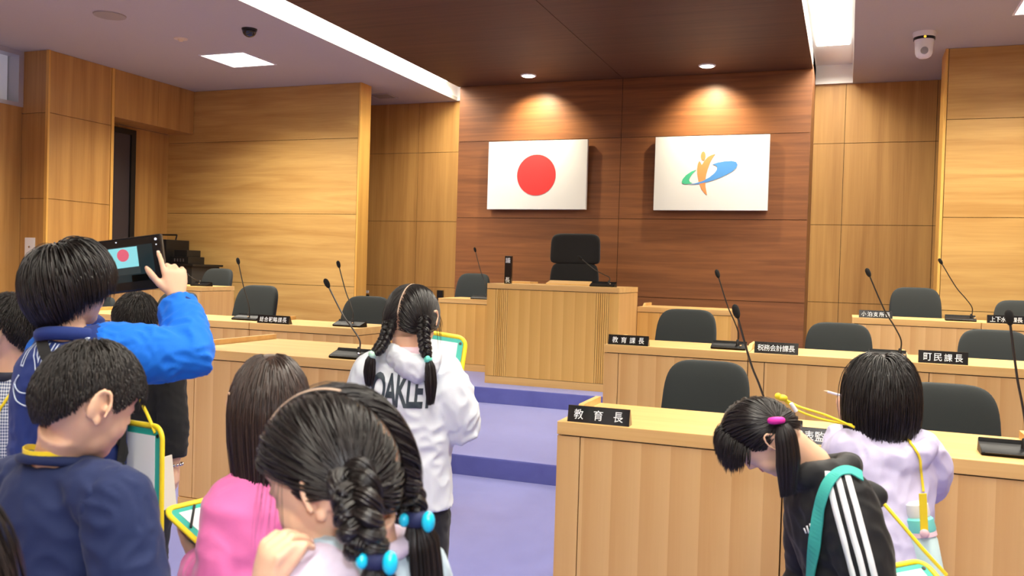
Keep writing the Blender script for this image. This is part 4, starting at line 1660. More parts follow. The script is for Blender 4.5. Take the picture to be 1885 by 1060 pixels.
def hair_long(Mh, root, base, n=3200, length=0.34, m=None, caps=(), part=0.0, vol=0.016, curl=0.0, K=20, wild=0.012, grav=0.30, front=0.5, back_only=False, ends=1.0):
    d = sph(int(n * 1.9))
    mk = hairline(d, front, 0.0, -0.45)
    d = d[mk]
    N = len(d)
    off = 0.003 + vol * rng.uniform(0, 1, N) ** 0.7
    # heading: away from the centre parting, sideways and down, and back
    sgn = np.where(d[:, 0] + 0.02 > part, 1.0, -1.0)
    t = np.stack([sgn * 0.8, np.full(N, -0.45), np.full(N, -0.25)], 1)
    aw = away(d, (0, -0.2, 1.0))
    b_ = np.clip(np.maximum((np.abs(d[:, 0]) - 0.1) * 2.5, (-d[:, 1] - 0.15) * 2.5), 0, 1)[:, None]
    t = t * (1 - b_) + aw * b_
    t -= d * (t * d).sum(1, keepdims=True)
    t /= np.linalg.norm(t, axis=1, keepdims=True) + 1e-9
    t += rng.normal(0, 0.04, t.shape)
    Lz = (d[:, 2] + 0.5) * 0.10
    L = (length + Lz) * rng.uniform(0.76, 1.05, N)
    P = sim(Mh, d * HC2 * 0.985, t, L, K, off, np.full(N, grav), 0.8, caps, wild)
    if ends != 1.0:      # the loose length draws together towards the tips
        w_ = np.linspace(0, 1, K) ** 1.5
        c0 = np.array(Mh @ V((0, -0.02, 0)))
        v_ = P - c0
        v_[:, :, 2] = 0
        f_ = 1 - (1 - ends) * w_
        P = P - v_ * (1 - f_)[None, :, None]
    if curl:
        w_ = np.linspace(0, 1, K) ** 3
        ph = rng.uniform(0, 0.8, N)
        c0 = np.array(Mh.translation)
        out = P - c0
        out[:, :, 2] = 0
        out /= np.linalg.norm(out, axis=2, keepdims=True) + 1e-9
        P = P - out * (curl * w_)[None, :, None] * (0.7 + 0.6 * ph)[:, None, None]
        P[:, :, 2] += (curl * 0.35 * w_ ** 2)[None, :]
    bm = scalp_cap(Mh, lambda q: hairline(q, front + 0.03, 0.02, -0.42), 0.006)
    add_mesh(bm, strand_mesh(P, rng.uniform(0.0011, 0.0022, N), Mh.translation[:]))
    return pobj('hair', bm, m or M_HAIR, root, base)


def slerp(a, b_, t):
    """a: N,3 ; b_: N,3 ; t: K -> N,K,3"""
    om = np.arccos(np.clip((a * b_).sum(1), -0.9995, 0.9995))[:, None, None]
    t = np.asarray(t)[None, :, None]
    return (np.sin((1 - t) * om) * a[:, None, :] + np.sin(t * om) * b_[:, None, :]) / np.sin(om)


def gathered(Mh, d, tie, K=14, vol=0.008, tie_out=1.04, sag=0.0):
    """strands combed over the skull to a tie direction (N,3 ties)"""
    N = len(d)
    tie = np.broadcast_to(np.asarray(tie, float), d.shape)
    tie = tie / np.linalg.norm(tie, axis=1, keepdims=True)
    jit = tie + rng.normal(0, 0.045, d.shape)
    jit /= np.linalg.norm(jit, axis=1, keepdims=True)
    t = np.linspace(0, 1, K)
    S_ = slerp(d, jit, t)
    S_ += sag * np.sin(PI * t)[None, :, None] * np.array((0, 0, -1.0))
    S_ /= np.linalg.norm(S_, axis=2, keepdims=True)
    off = 0.001 + vol * (rng.uniform(0, 1, N) ** 0.8)[:, None] * np.minimum(1, 3 * t + 0.15)[None, :]
    E = HC2[None, None, :] + off[:, :, None]
    E = E * (1 + (tie_out - 1) * t ** 4)[None, :, None]
    return toworld(Mh, S_ * E)


def braid(bm, path, A, turns, n_fine=16, r_core=0.6, seed=0, grow=None):
    """three-strand plait along a smooth path"""
    K = 150
    path = [V(p) for p in path]
    out = []
    m_ = len(path)
    for i in range(m_ - 1):
        p0, p1, p2, p3 = path[max(i - 1, 0)], path[i], path[i + 1], path[min(i + 2, m_ - 1)]
        for s in np.linspace(0, 1, K // (m_ - 1), endpoint=False):
            out.append(0.5 * ((2 * p1) + (-p0 + p2) * s + (2 * p0 - 5 * p1 + 4 * p2 - p3) * s * s + (-p0 + 3 * p1 - 3 * p2 + p3) * s ** 3))
    out.append(path[-1])
    fr = frames(out)
    K = len(fr)
    C = np.array([f[0][:] for f in fr])
    # a steady outward axis: away from the neck side
    Vv = np.array([f[3][:] for f in fr])
    U = np.array([f[2][:] for f in fr])
    t = np.linspace(0, 1, K)
    size = A * (np.interp(t, [0, 0.1, 0.8, 1], [0.75, 1.0, 0.9, 0.62]) if grow is None else np.interp(t, *grow))
    for j in range(3):
        th = 2 * PI * turns * t + 2 * PI * j / 3
        cen = C + U * (size * np.sin(th))[:, None] + Vv * (size * 0.62 * np.sin(2 * th))[:, None]
        tube(bm, [V(p) for p in cen], list(size * r_core * 0.86), 10)
        T = np.gradient(cen, axis=0)
        T /= np.linalg.norm(T, axis=1, keepdims=True)
        X = np.cross(T, np.array((0.3, 0.2, 0.93)))
        X /= np.linalg.norm(X, axis=1, keepdims=True) + 1e-9
        Y = np.cross(T, X)
        P = []
        for q in range(n_fine):
            a = 2 * PI * q / n_fine + rng.uniform(0, 0.3)
            rr = size * r_core * rng.uniform(0.86, 1.06)
            P.append(cen + X * (rr * math.cos(a))[:, None] + Y * (rr * math.sin(a))[:, None])
        P = np.array(P)
        # flat fine locks, normals away from the tube's own centre line
        me = strand_mesh(P, np.full(len(P), A * r_core * 0.24), C.mean(0), taper=False)
        add_mesh(bm, me)
    return out


def tail(bm, p0, d0, L, N, r0, r1, Mh, caps=(), grav=0.35, K=14, stiff=0.7, end=0.5, wild=0.012):
    """loose hair below a tie, opening to r1 and gathering at its tip"""
    d0 = V(d0).normalized()
    u = d0.orthogonal().normalized()
    v = d0.cross(u)
    a = rng.uniform(0, 2 * PI, N)
    q = np.sqrt(rng.uniform(0, 1, N))
    disc = np.array(u)[None] * (q * np.cos(a))[:, None] + np.array(v)[None] * (q * np.sin(a))[:, None]
    Mi = np.array(Mh.inverted())
    roots = (np.array(p0)[None] + disc * r0)
    roots = roots @ Mi[:3, :3].T + Mi[:3, 3]
    dd = np.array(d0)[None] + disc * 0.28
    dd = dd @ Mi[:3, :3].T
    dd /= np.linalg.norm(dd, axis=1, keepdims=True)
    Ls = L * rng.uniform(0.78, 1.04, N)
    P = sim(Mh, roots, dd, Ls, K, np.full(N, 0.004), np.full(N, grav), stiff, caps, wild)
    # width profile around the mean line
    mean = P.mean(0, keepdims=True)
    t = np.linspace(0, 1, K)
    wd = np.interp(t, [0, 0.15, 0.55, 1.0], [r0, r1 * 0.9, r1, r1 * end])
    P = mean + (disc * 1.0)[:, None, :] * wd[None, :, None] * 1.0 + (P - mean) * np.array([0.15]) * t[None, :, None]
    add_mesh(bm, strand_mesh(P, rng.uniform(0.0009, 0.0018, N), mean[0].mean(0)))


# ------------------------------------------------------------------ things laid on cloth
def bvh(objs):
    vs, fs = [], []
    for o in objs:
        me = o.data
        off = len(vs)
        mw = o.matrix_world if o.parent is None else (Matrix.Translation(o.parent.location))
        vs += [mw @ v.co for v in me.vertices]
        fs += [[off + i for i in p.vertices] for p in me.polygons]
    return BVHTree.FromPolygons(vs, fs)


def drape(tree, pts, towards, off=0.003):
    """drop points on a surface along the view-independent direction `towards`"""
    out = []
    for p in pts:
        p = V(p)
        d = V(towards).normalized() if towards is not None else (p - CAM).normalized()
        h = tree.ray_cast(p - d * 0.6, d, 1.2)
        if h[0] is not None:
            out.append((h[0] + h[1] * off, h[1]))
        else:
            n = tree.find_nearest(p)
            out.append((n[0] + n[1] * off, n[1]))
    return out


def smooth_path(pts, n=10):
    pts = [V(p) for p in pts]
    out = []
    m_ = len(pts)
    for i in range(m_ - 1):
        p0, p1, p2, p3 = pts[max(i - 1, 0)], pts[i], pts[i + 1], pts[min(i + 2, m_ - 1)]
        for s in np.linspace(0, 1, n, endpoint=False):
            out.append(0.5 * ((2 * p1) + (-p0 + p2) * s + (2 * p0 - 5 * p1 + 4 * p2 - p3) * s * s + (-p0 + 3 * p1 - 3 * p2 + p3) * s ** 3))
    out.append(pts[-1])
    return out


def ribbon(bm, line, width, th=0.002):
    """flat band along (point, normal) pairs"""
    P_ = [l[0] for l in line]
    Nn = [l[1] for l in line]
    # even out the normals
    for _ in range(3):
        Nn = [(Nn[max(i - 1, 0)] + Nn[i] * 2 + Nn[min(i + 1, len(Nn) - 1)]).normalized() for i in range(len(Nn))]
        P_ = [P_[0]] + [(P_[i - 1] + P_[i] * 2 + P_[i + 1]) / 4 for i in range(1, len(P_) - 1)] + [P_[-1]]
    rows = []
    for i, p in enumerate(P_):
        t = (P_[min(i + 1, len(P_) - 1)] - P_[max(i - 1, 0)]).normalized()
        s = t.cross(Nn[i]).normalized()
        rows.append([bm.verts.new(p + s * width / 2), bm.verts.new(p + s * width / 2 + Nn[i] * th), bm.verts.new(p - s * width / 2 + Nn[i] * th), bm.verts.new(p - s * width / 2)])
    for a, b_ in zip(rows, rows[1:]):
        for k in range(4):
            bm.faces.new((a[k], a[(k + 1) % 4], b_[(k + 1) % 4], b_[k]))
    bm.faces.new(rows[0])
    bm.faces.new(rows[-1][::-1])


def cord(bm, pts, r=0.0028, n=10):
    p = smooth_path(pts, n)
    tube(bm, p, [r] * len(p), 8)


def project_text(me, origin, ux, uy, tree, off=0.003):
    """wrap a flat text mesh (x,y in metres) onto cloth around origin"""
    ux, uy = V(ux).normalized(), V(uy).normalized()
    d = ux.cross(uy).normalized()      # towards the viewer of the text
    bm = bmesh.new()
    bm.from_mesh(me)
    bmesh.ops.triangulate(bm, faces=bm.faces)
    for _ in range(4):
        es = [e for e in bm.edges if e.calc_length() > 0.012]
        if not es:
            break
        bmesh.ops.subdivide_edges(bm, edges=es, cuts=1, use_grid_fill=False)
        bmesh.ops.triangulate(bm, faces=[f for f in bm.faces if len(f.verts) > 3])
    for v in bm.verts:
        p = V(origin) + ux * v.co.x + uy * v.co.y
        h = tree.ray_cast(p + d * 0.5, -d, 1.0)
        if h[0] is not None:
            v.co = h[0] + d * (off + v.co.z)
        else:
            n = tree.find_nearest(p)
            v.co = n[0] + d * (off + v.co.z)
    return bm


YEL = mat('yellow_plastic', (244, 216, 40), 0.4)
YCORD = mat('yellow_cord', (240, 212, 36), 0.6)
TEAL = mat('teal_board', (48, 170, 154), 0.45)
PAPER = mat('white_paper', (240, 242, 246), 0.7)
BLKBAND = mat('black_elastic', (22, 22, 24), 0.8)


def clipboard(label, c, ux, uy, w_=0.24, h_=0.32, band=True, holes=True):
    """c centre, ux right, uy up of the face"""
    ux = V(ux).normalized()
    uy = V(uy)
    uy = (uy - ux * uy.dot(ux)).normalized()
    n = ux.cross(uy)
    t = thing('clipboard', label, 'clipboard', (0, 0, 0), 0, 'yellow and teal clipboards')
    t.matrix_world = Matrix.Translation(V(c)) @ Matrix((ux, uy, n)).transposed().to_4x4()
    bm = bmesh.new()
    box(bm, -w_ / 2 + 0.008, w_ / 2 - 0.008, -h_ / 2 + 0.008, h_ / 2 - 0.008, -0.003, 0.0, 0.001)
    obj('board', bm, TEAL, t)
    R = 0.03
    loop = []
    for cx_, cy_, a0 in ((w_ / 2 - R, h_ / 2 - R, 0), (-w_ / 2 + R, h_ / 2 - R, 90), (-w_ / 2 + R, -h_ / 2 + R, 180), (w_ / 2 - R, -h_ / 2 + R, 270)):
        for a in np.radians(np.linspace(a0, a0 + 90, 7)):
            loop.append(V((cx_ + R * math.cos(a), cy_ + R * math.sin(a), -0.001)))
    bm = bmesh.new()
    rings = []
    nl = len(loop)
    for i, p in enumerate(loop):
        tdir = (loop[(i + 1) % nl] - loop[i - 1]).normalized()
        o_ = V((tdir.y, -tdir.x, 0))
        rings.append([bm.verts.new(p + o_ * 0.007 * math.cos(a) + V((0, 0, 0.005 * math.sin(a)))) for a in (2 * PI * q / 8 for q in range(8))])
    for i in range(nl):
        a, b_ = rings[i], rings[(i + 1) % nl]
        for q in range(8):
            bm.faces.new((a[q], a[(q + 1) % 8], b_[(q + 1) % 8], b_[q]))
    obj('rim', bm, YEL, t, True)
    bm = bmesh.new()
    box(bm, -w_ / 2 + 0.026, w_ / 2 - 0.026, -h_ / 2 + 0.03, h_ / 2 - 0.022, 0.0008, 0.002)
    obj('paper', bm, PAPER, t)
    if band:
        bm = bmesh.new()
        tube(bm, [(-w_ / 2 + 0.012, h_ / 2 - 0.075, 0.0042), (-w_ / 2 + 0.08, h_ / 2 - 0.012, 0.0042)], [(0.003, 0.0012)] * 2, 8)
        tube(bm, [(w_ / 2 - 0.012, -h_ / 2 + 0.075, 0.0042), (w_ / 2 - 0.08, -h_ / 2 + 0.012, 0.0042)], [(0.003, 0.0012)] * 2, 8)
        obj('elastic_band', bm, BLKBAND, t)
    if holes:
        bm = bmesh.new()
        tube(bm, [(w_ / 2 - 0.017, h_ / 2 - 0.022, 0.0), (w_ / 2 - 0.017, h_ / 2 - 0.022, 0.0018)], [0.005, 0.0045], 12)
        obj('eyelet', bm, M_NECK, t)
    return t


def person(label, S, Mh, skin_voxel=0.005, hands=None, arms_l=0.0):
    """one continuous body, origin on the floor between the feet"""
    base = V((S['hip'].x, S['hip'].y, S['floor']))
    bm = bmesh.new()
    add_head(bm, Mh)
    nb = S['nb']
    hb = Mh @ V((0, -0.020, -0.060))
    tube(bm, [nb - V((0, 0, 0.03)), nb + (hb - nb) * 0.25, hb.lerp(nb, 0.35), hb], [0.052, 0.044, 0.041, 0.043], 18)
    torso(bm, S, -0.010)
    for n in 'lr':
        arm(bm, S, n, -0.002)
        h = (hands or {}).get(n, {})
        fd = h.get('f', (S['wr_' + n] - S['el_' + n]))
        S['tips_' + n] = hand(bm, S['wr_' + n] + V(fd).normalized() * 0.012, fd, h.get('n', S['br'] * (1 if n == 'l' else -1)), h.get('t', S['bf']), h.get('s', 0.94 * min(1.0, S['k'])), h.get('c'), h.get('th', (0.6, 0.7, 0.2)), h.get('tc', 0.25), h.get('sp', 0.06))
    legs(bm, S)
    for n in 'lr':
        c = S['an_' + n]
        tube(bm, [V((c.x, c.y, S['floor'] + 0.045)) + S['bf'] * q for q in (-0.045, 0.0, 0.06, 0.11)], [(0.025, 0.028), (0.03, 0.034), (0.032, 0.024), (0.022, 0.014)], 12, side=[S['br']] * 4)
        tube(bm, [c, V((c.x, c.y, S['floor'] + 0.04))], [0.03, 0.03], 12)
    me = remesh(bm, skin_voxel, 5, 'person', 0.45)
    shift(me, base)
    o = obj('person', me, SKIN, None, True, base)
    tag(o, label, 'person', 'children visiting the council chamber')
    return o, base


def nails(S, n, root, base):
    bm = bmesh.new()
    for p, d, up, r in S['tips_' + n][0]:
        s_ = d.cross(up).normalized()
        ball(bm, p - d * 0.0035 + up * r * 0.50, (r * 0.62, r * 0.75, r * 0.22), Matrix((s_, d, up)).transposed(), 12, 8)
    pobj('fingernails', bm, M_NAIL, root, base)


def garment(name, S, root, base, m, L, voxel=0.006, wr=0.004, wsc=16, seed=1.0, sleeves=1.0, hem=0.01, lo=-0.06, puff=0.0, extra=None, torso_on=True, arms='lr', smooth=7, belly=1.0):
    bm = bmesh.new()
    if torso_on:
        torso(bm, S, L, lo=lo, hem=hem, belly=belly)
    for n in arms:
        arm(bm, S, n, L, sleeves, puff)
    if extra:
        extra(bm)
    me = remesh(bm, voxel, smooth, name)
    if wr:
        wrinkle(me, wr, wsc, seed)
    return pobj(name, me, m, root, base)


def trousers(S, root, base, m, L=0.012):
    bm = bmesh.new()
    ax = (S['nb'] - S['hip']).normalized()
    tube(bm, [S['hip'] - ax * 0.07, S['hip'], S['hip'] + ax * 0.05], [(0.105 * S['k'] + L, 0.08 * S['k'] + L), (0.113 * S['k'] + L, 0.085 * S['k'] + L), (0.107 * S['k'] + L, 0.080 * S['k'] + L)], 24, side=[S['br']] * 3)
    legs(bm, S, L)
    me = remesh(bm, 0.007, 4, 'trousers')
    wrinkle(me, 0.004, 14, 3.0)
    return pobj('trousers', me, m, root, base)


def ring_collar(S, r, th, m, root, base, name='collar', tilt=0.0, h=0.0, n=28, drop=0.0):
    bm = bmesh.new()
    c = S['nb'] + V((0, 0, h))
    pts = []
    for a in np.linspace(0, 2 * PI, n + 1):
        pts.append(c + S['br'] * (r * math.cos(a)) + S['bf'] * (r * 0.92 * math.sin(a)) - V((0, 0, 1)) * (drop * max(0, math.sin(a))) - V((0, 0, tilt * math.sin(a))))
    fr_side = V((0, 0, 1))
    tube(bm, pts, [th] * len(pts), 10, side=[fr_side] * len(pts), cap=False)
    bmesh.ops.remove_doubles(bm, verts=bm.verts, dist=1e-4)
    return pobj(name, bm, m, root, base)

# =================================================================== the children, one by one
M_TROU = cloth('dark_trousers', (28, 30, 38))
M_JEANS = cloth('black_jeans', (26, 27, 32))
M_SHOE = mat('white_trainer', (214, 214, 216), 0.6)
M_SOLE = mat('grey_sole', (150, 150, 152), 0.7)


def finish(S, root, base, tm=None, L=0.006):
    trousers(S, root, base, tm or M_TROU, L)
    shoes(S, root, base, M_SHOE, M_SOLE)


# ---------------------------------------------------------------- boy with the tablet
hc = at(127, 524, 2.10)
S = skeleton(hc, 0.50, 1.10, nb=at(128, 622, 2.08))
S['sh_l'], S['sh_r'] = at(104, 656, 2.20), at(206, 648, 2.10)
S['el_r'], S['wr_r'] = at(353, 655, 2.16), at(327, 556, 2.27)
S['el_l'], S['wr_l'] = at(112, 705, 2.38), at(165, 575, 2.38)
Mh = head_matrix(hc, -0.26, 0.02, 0.0, 0.95)
ux = (rgt + upv * 0.125).normalized()
tabc = at(222, 489, 2.40)
up_t = (upv - ux * upv.dot(ux)).normalized()
hands = {'r': dict(f=up_t * 1.0 - rgt * 0.05 + fwd * 0.15, n=fwd * 0.8 - rgt * 0.6, t=-rgt * 0.8 - fwd * 0.6, s=0.98,
                   c=[(0.15, 0.25, 0.2), (0.9, 0.9, 0.5), (0.95, 0.9, 0.5), (1.0, 0.9, 0.5)], th=(0.75, 0.75, 0.05), tc=0.0, sp=0.05),
         'l': dict(f=up_t * 0.9 - rgt * 0.2, n=rgt, t=-fwd, c=[(0.6, 0.7, 0.4)] * 4)}
root, base = person('boy in a blue and navy sweatshirt raising a tablet to take a picture', S, Mh, 0.0036, hands)
nails(S, 'r', root, base)
face_parts(root, base, Mh)
hair_bowl(Mh, root, base, 4200, m=M_HAIR, vol=0.024)
NAVY = cloth('navy_sweat_cloth', (24, 48, 118))
BRIGHT = cloth('bright_blue_sweat_cloth', (6, 112, 226))
sw = garment('sweatshirt', S, root, base, NAVY, 0.022, wr=0.005, wsc=13, seed=4.0, arms='', lo=0.04, hem=0.0)
for n in 'lr':
    bm = bmesh.new()
    arm(bm, S, n, 0.024, 0.94, 0.006)
    me = remesh(bm, 0.006, 4, 'sleeve')
    wrinkle(me, 0.007, 17, 2.0 + (n == 'r'), ridged=0.75)
    sl = pobj('sleeve', me, BRIGHT, root, base)
    sl['label'] = 'bright blue sleeve'
    e, w_ = S['el_' + n], S['wr_' + n]
    bm = bmesh.new()
    tube(bm, [e.lerp(w_, t) for t in (0.78, 0.82, 0.90, 0.97, 0.985)], [0.045, 0.050, 0.048, 0.043, 0.036], 20)
    pobj('cuff', bm, NAVY, root, base)
ring_collar(S, 0.062, 0.016, NAVY, root, base, 'collar', h=0.004, tilt=0.012)
tree = bvh([sw])
me = text_mesh('NIKE', 1.0, outline=0.018, shear=0.28)
o3 = at(110, 652, 2.0)
tu = (S['br'] * 0.97 - V((0, 0, 0.10))).normalized()
fit_text(me, 0.20, 0.085, Matrix.Identity(4))
co = coords(me)
co[:, 2] *= 0.05
me.vertices.foreach_set('co', co.ravel())
bm = project_text(me, o3, tu, V((0, 0, 1)), tree, 0.002)
WLINE = mat('white_outline_print', (196, 210, 232), 0.7)
pobj('outline_lettering', bm, WLINE, root, base)
sw_pts = [(-0.095, -0.062), (-0.105, -0.085), (-0.085, -0.098), (-0.05, -0.092), (0.0, -0.075), (0.06, -0.052), (0.105, -0.036), (0.05, -0.062), (-0.02, -0.108), (-0.065, -0.125), (-0.095, -0.118), (-0.112, -0.095), (-0.095, -0.062)]
bm = bmesh.new()
path = smooth_path([(p[0], p[1], 0) for p in sw_pts], 8)
L_ = drape(tree, [o3 + tu * p.x + V((0, 0, 1)) * p.y for p in path], -(tu.cross(V((0, 0, 1)))), 0.002)
tube(bm, [q[0] for q in L_], [0.0018] * len(L_), 6)
pobj('outline_swoosh', bm, WLINE, root, base)
finish(S, root, base)
P1S, P1sw, P1root, P1base = S, sw, root, base
# shoulder bag of the tablet boy
bg = thing('shoulder_bag', 'black shoulder bag strap with a buckle on the tablet boy\'s back', 'bag', (0, 0, 0))
bm = bmesh.new()
ln_ = drape(tree, smooth_path([at(78, 606, 2.05), at(85, 650, 1.98), at(130, 720, 2.0), at(205, 790, 2.03), at(236, 850, 2.05)], 10), None, 0.003)
ribbon(bm, ln_, 0.026, 0.003)
obj('strap', bm, BLKBAND, bg)
ln2 = drape(tree, smooth_path([at(243, 745, 2.05), at(240, 800, 2.05), at(232, 866, 2.05)], 8), None, 0.006)
bm = bmesh.new()
ribbon(bm, ln2, 0.024, 0.003)
obj('side_strap', bm, BLKBAND, bg)
pb = ln2[-1][0]
bm = bmesh.new()
box(bm, -0.02, 0.02, -0.008, 0.008, -0.03, 0.02, 0.004)
bm.transform(Matrix.Translation(pb - fwd * 0.008))
obj('buckle', bm, M_BLACKPL, bg)
bm = bmesh.new()
superbox(bm, 0.22, 0.09, 0.20, e=0.3)
pc = at(205, 1010, 2.22)
for v in bm.verts:
    v.co += pc - V((0, 0, 0.1))
obj('pouch', bm, M_BLACKPL, bg, True)

# the tablet
n_t = ux.cross(up_t)
t = thing('tablet', 'black tablet computer held up by the boy, its screen showing the red disc flag', 'tablet', (0, 0, 0))
t.matrix_world = Matrix.Translation(tabc) @ Matrix((ux, up_t, n_t)).transposed().to_4x4()
k_ = 2.40 / F_PX
tw, th = 172 * k_, 100 * k_
cxs = -0.0
bm = bmesh.new()
box(bm, -tw + 80 * k_, 80 * k_, -th / 2, th / 2, -0.016, 0.0, 0.005)
obj('casing', bm, mat('black_tablet_shell', (20, 22, 26), 0.25, coat=0.3), t)
mats_s = [mat('screen_dark', (20, 28, 32), 0.15, emit=(44, 62, 66), estr=0.5), mat('screen_sky', (120, 190, 200), 0.2, emit=(126, 200, 208), estr=0.75), mat('screen_red', (190, 90, 110), 0.2, emit=(206, 90, 112), estr=0.7), mat('screen_grey', (30, 40, 44), 0.2, emit=(70, 80, 80), estr=0.5), mat('screen_black', (6, 8, 8), 0.12)]


def screen_rect(bm, x0, x1, y0, y1, z, mi):
    f = bm.faces.new([bm.verts.new(p) for p in ((x0, y0, z), (x1, y0, z), (x1, y1, z), (x0, y1, z))])
    f.material_index = mi


bm = bmesh.new()
box(bm, -150 * k_, 62 * k_, -32 * k_, 34 * k_, 0.0002, 0.0008)
screen_rect(bm, -30 * k_, 36 * k_, -18 * k_, -6 * k_, 0.0010, 3)
screen_rect(bm, -150 * k_, 20 * k_, -32 * k_, -18 * k_, 0.00095, 0)
screen_rect(bm, -19 * k_, 34 * k_, -5 * k_, 32 * k_, 0.0011, 1)
screen_rect(bm, 18 * k_, 50 * k_, -32 * k_, -20 * k_, 0.00105, 4)
f = bm.faces.new([bm.verts.new(((7 + 11 * math.cos(a)) * k_, (18 + 11.5 * math.sin(a)) * k_, 0.0013)) for a in np.linspace(0, 2 * PI, 32, endpoint=False)])
f.material_index = 2
bmesh.ops.recalc_face_normals(bm, faces=bm.faces)
for f in bm.faces:
    if f.normal.z < 0 and f.calc_center_median().z > 0.0009:
        f.normal_flip()
me = bpy.data.meshes.new('screen')
bm.to_mesh(me)
bm.free()
so = obj('screen', me, mats_s, t)
bm = bmesh.new()
for x, y, r in ((70, 41, 2.2), (70, 31, 1.0), (-3, 43, 1.0)):
    tube(bm, [(x * k_, y * k_, 0.0002), (x * k_, y * k_, 0.0012)], [r * k_, r * k_], 12)
obj('indicator_light', bm, mat('led_white', (235, 240, 255), 0.3, emit=(235, 240, 255), estr=1.2), t)

# ---------------------------------------------------------------- boy in the navy T-shirt, in front
hc = at(162, 734, 1.56)
S = skeleton(hc, 0.18, 1.0, nb=at(112, 846, 1.57))
S['sh_l'], S['sh_r'] = at(-2, 908, 1.66), at(216, 925, 1.50)
S['el_r'], S['wr_r'] = at(252, 1120, 1.47), at(262, 1250, 1.55)
S['el_l'], S['wr_l'] = at(-10, 1130, 1.72), at(100, 1240, 1.85)
Mh = head_matrix(hc, -0.36, 0.36, 0.0, 0.96)
root, base = person('boy in a navy T-shirt with a yellow neck cord, looking down', S, Mh, 0.0042)
face_parts(root, base, Mh, closed=True)
hair_short(Mh, root, base, 6500, 0.030, (-0.05, -0.35, 0.92), M_HAIRM, nape=-0.58, front=0.36, side=0.0, vol=0.009, lift=0.25)
NAVYT = cloth('navy_tshirt_cloth', (21, 36, 80))
ts = garment('t_shirt', S, root, base, NAVYT, 0.020, wr=0.007, wsc=11, seed=9.0, arms='', lo=-0.08, hem=0.01)
for n in 'lr':
    bm = bmesh.new()
    s_, e_ = S['sh_' + n], S['el_' + n]
    ball(bm, s_, 0.063)
    tube(bm, [s_.lerp(e_, t) for t in (0.0, 0.2, 0.5, 0.8, 1.0)], [0.062, 0.064, 0.062, 0.062, 0.063], 20)
    me = remesh(bm, 0.006, 3, 'sleeve')
    wrinkle(me, 0.006, 14, 5.0)
    pobj('sleeve', me, NAVYT, root, base)
ring_collar(S, 0.066, 0.009, NAVYT, root, base, 'collar', h=0.0, tilt=0.012)
finish(S, root, base)
nc = thing('neck_cord', 'flat yellow neck cord round the neck of the boy in the navy T-shirt', 'cord', (0, 0, 0))
bm = bmesh.new()
c_ = S['nb'] + V((0, 0, 0.022))
pts = [(c_ + S['br'] * (0.057 * math.cos(a)) + S['bf'] * (0.062 * math.sin(a)) - V((0, 0, 0.035 * max(0, math.sin(a)))), (S['br'] * math.cos(a) + S['bf'] * math.sin(a))) for a in np.linspace(PI * 0.5, PI * 2.5, 40)]
ribbon(bm, pts, 0.010, 0.003)
obj('band', bm, YEL, nc)
bm = bmesh.new()
cord(bm, [c_ + S['bf'] * 0.066 - V((0, 0, 0.035)), c_ + S['bf'] * 0.125 - V((0, 0, 0.14)), c_ + S['bf'] * 0.135 - V((0, 0, 0.30))], 0.003)
obj('hanging_cord', bm, YCORD, nc)

# ---------------------------------------------------------------- boy in the checked shirt, left edge
hc = at(20, 607, 2.60)
S = skeleton(hc, 0.95, 1.0, nb=at(22, 690, 2.60))
S['sh_r'] = at(64, 722, 2.58)
S['sh_l'] = at(-60, 715, 2.62)
S['el_r'], S['wr_r'] = at(74, 850, 2.58), at(40, 930, 2.72)
S['el_l'], S['wr_l'] = at(-75, 850, 2.62), at(-60, 930, 2.76)
Mh = head_matrix(hc, 1.75, 0.10, 0.0, 0.97)
root, base = person('boy in a blue and white checked shirt at the left edge', S, Mh, 0.006)
face_parts(root, base, Mh)
hair_short(Mh, root, base, 3000, 0.036, (0.02, -0.4, 0.9), M_HAIRM, nape=-0.62, front=0.36)


def gingham():
    m = mat('blue_white_check', (230, 234, 240), 0.85, sheen=0.2)
    nt = m.node_tree
    b = nt.nodes['Principled BSDF']
    tc = nt.nodes.new('ShaderNodeTexCoord')
    sep = nt.nodes.new('ShaderNodeSeparateXYZ')
    nt.links.new(tc.outputs['Object'], sep.inputs[0])
    add = nt.nodes.new('ShaderNodeMath')
    add.operation = 'ADD'
    nt.links.new(sep.outputs[0], add.inputs[0])
    nt.links.new(sep.outputs[1], add.inputs[1])
    outs = []
    for src in (add.outputs[0], sep.outputs[2]):
        mu = nt.nodes.new('ShaderNodeMath')
        mu.operation = 'MULTIPLY'
        mu.inputs[1].default_value = 110.0
        nt.links.new(src, mu.inputs[0])
        fr = nt.nodes.new('ShaderNodeMath')
        fr.operation = 'FRACT'
        nt.links.new(mu.outputs[0], fr.inputs[0])
        gt = nt.nodes.new('ShaderNodeMath')
        gt.operation = 'GREATER_THAN'
        gt.inputs[1].default_value = 0.5
        nt.links.new(fr.outputs[0], gt.inputs[0])
        outs.append(gt.outputs[0])
    sm = nt.nodes.new('ShaderNodeMath')
    sm.operation = 'ADD'
    nt.links.new(outs[0], sm.inputs[0])
    nt.links.new(outs[1], sm.inputs[1])
    hf = nt.nodes.new('ShaderNodeMath')
    hf.operation = 'MULTIPLY'
    hf.inputs[1].default_value = 0.5
    nt.links.new(sm.outputs[0], hf.inputs[0])
    mx = nt.nodes.new('ShaderNodeMix')
    mx.data_type = 'RGBA'
    mx.inputs[6].default_value = s2l((228, 234, 240))
    mx.inputs[7].default_value = s2l((52, 74, 122))
    nt.links.new(hf.outputs[0], mx.inputs[0])
    nt.links.new(mx.outputs[2], b.inputs['Base Color'])
    return m


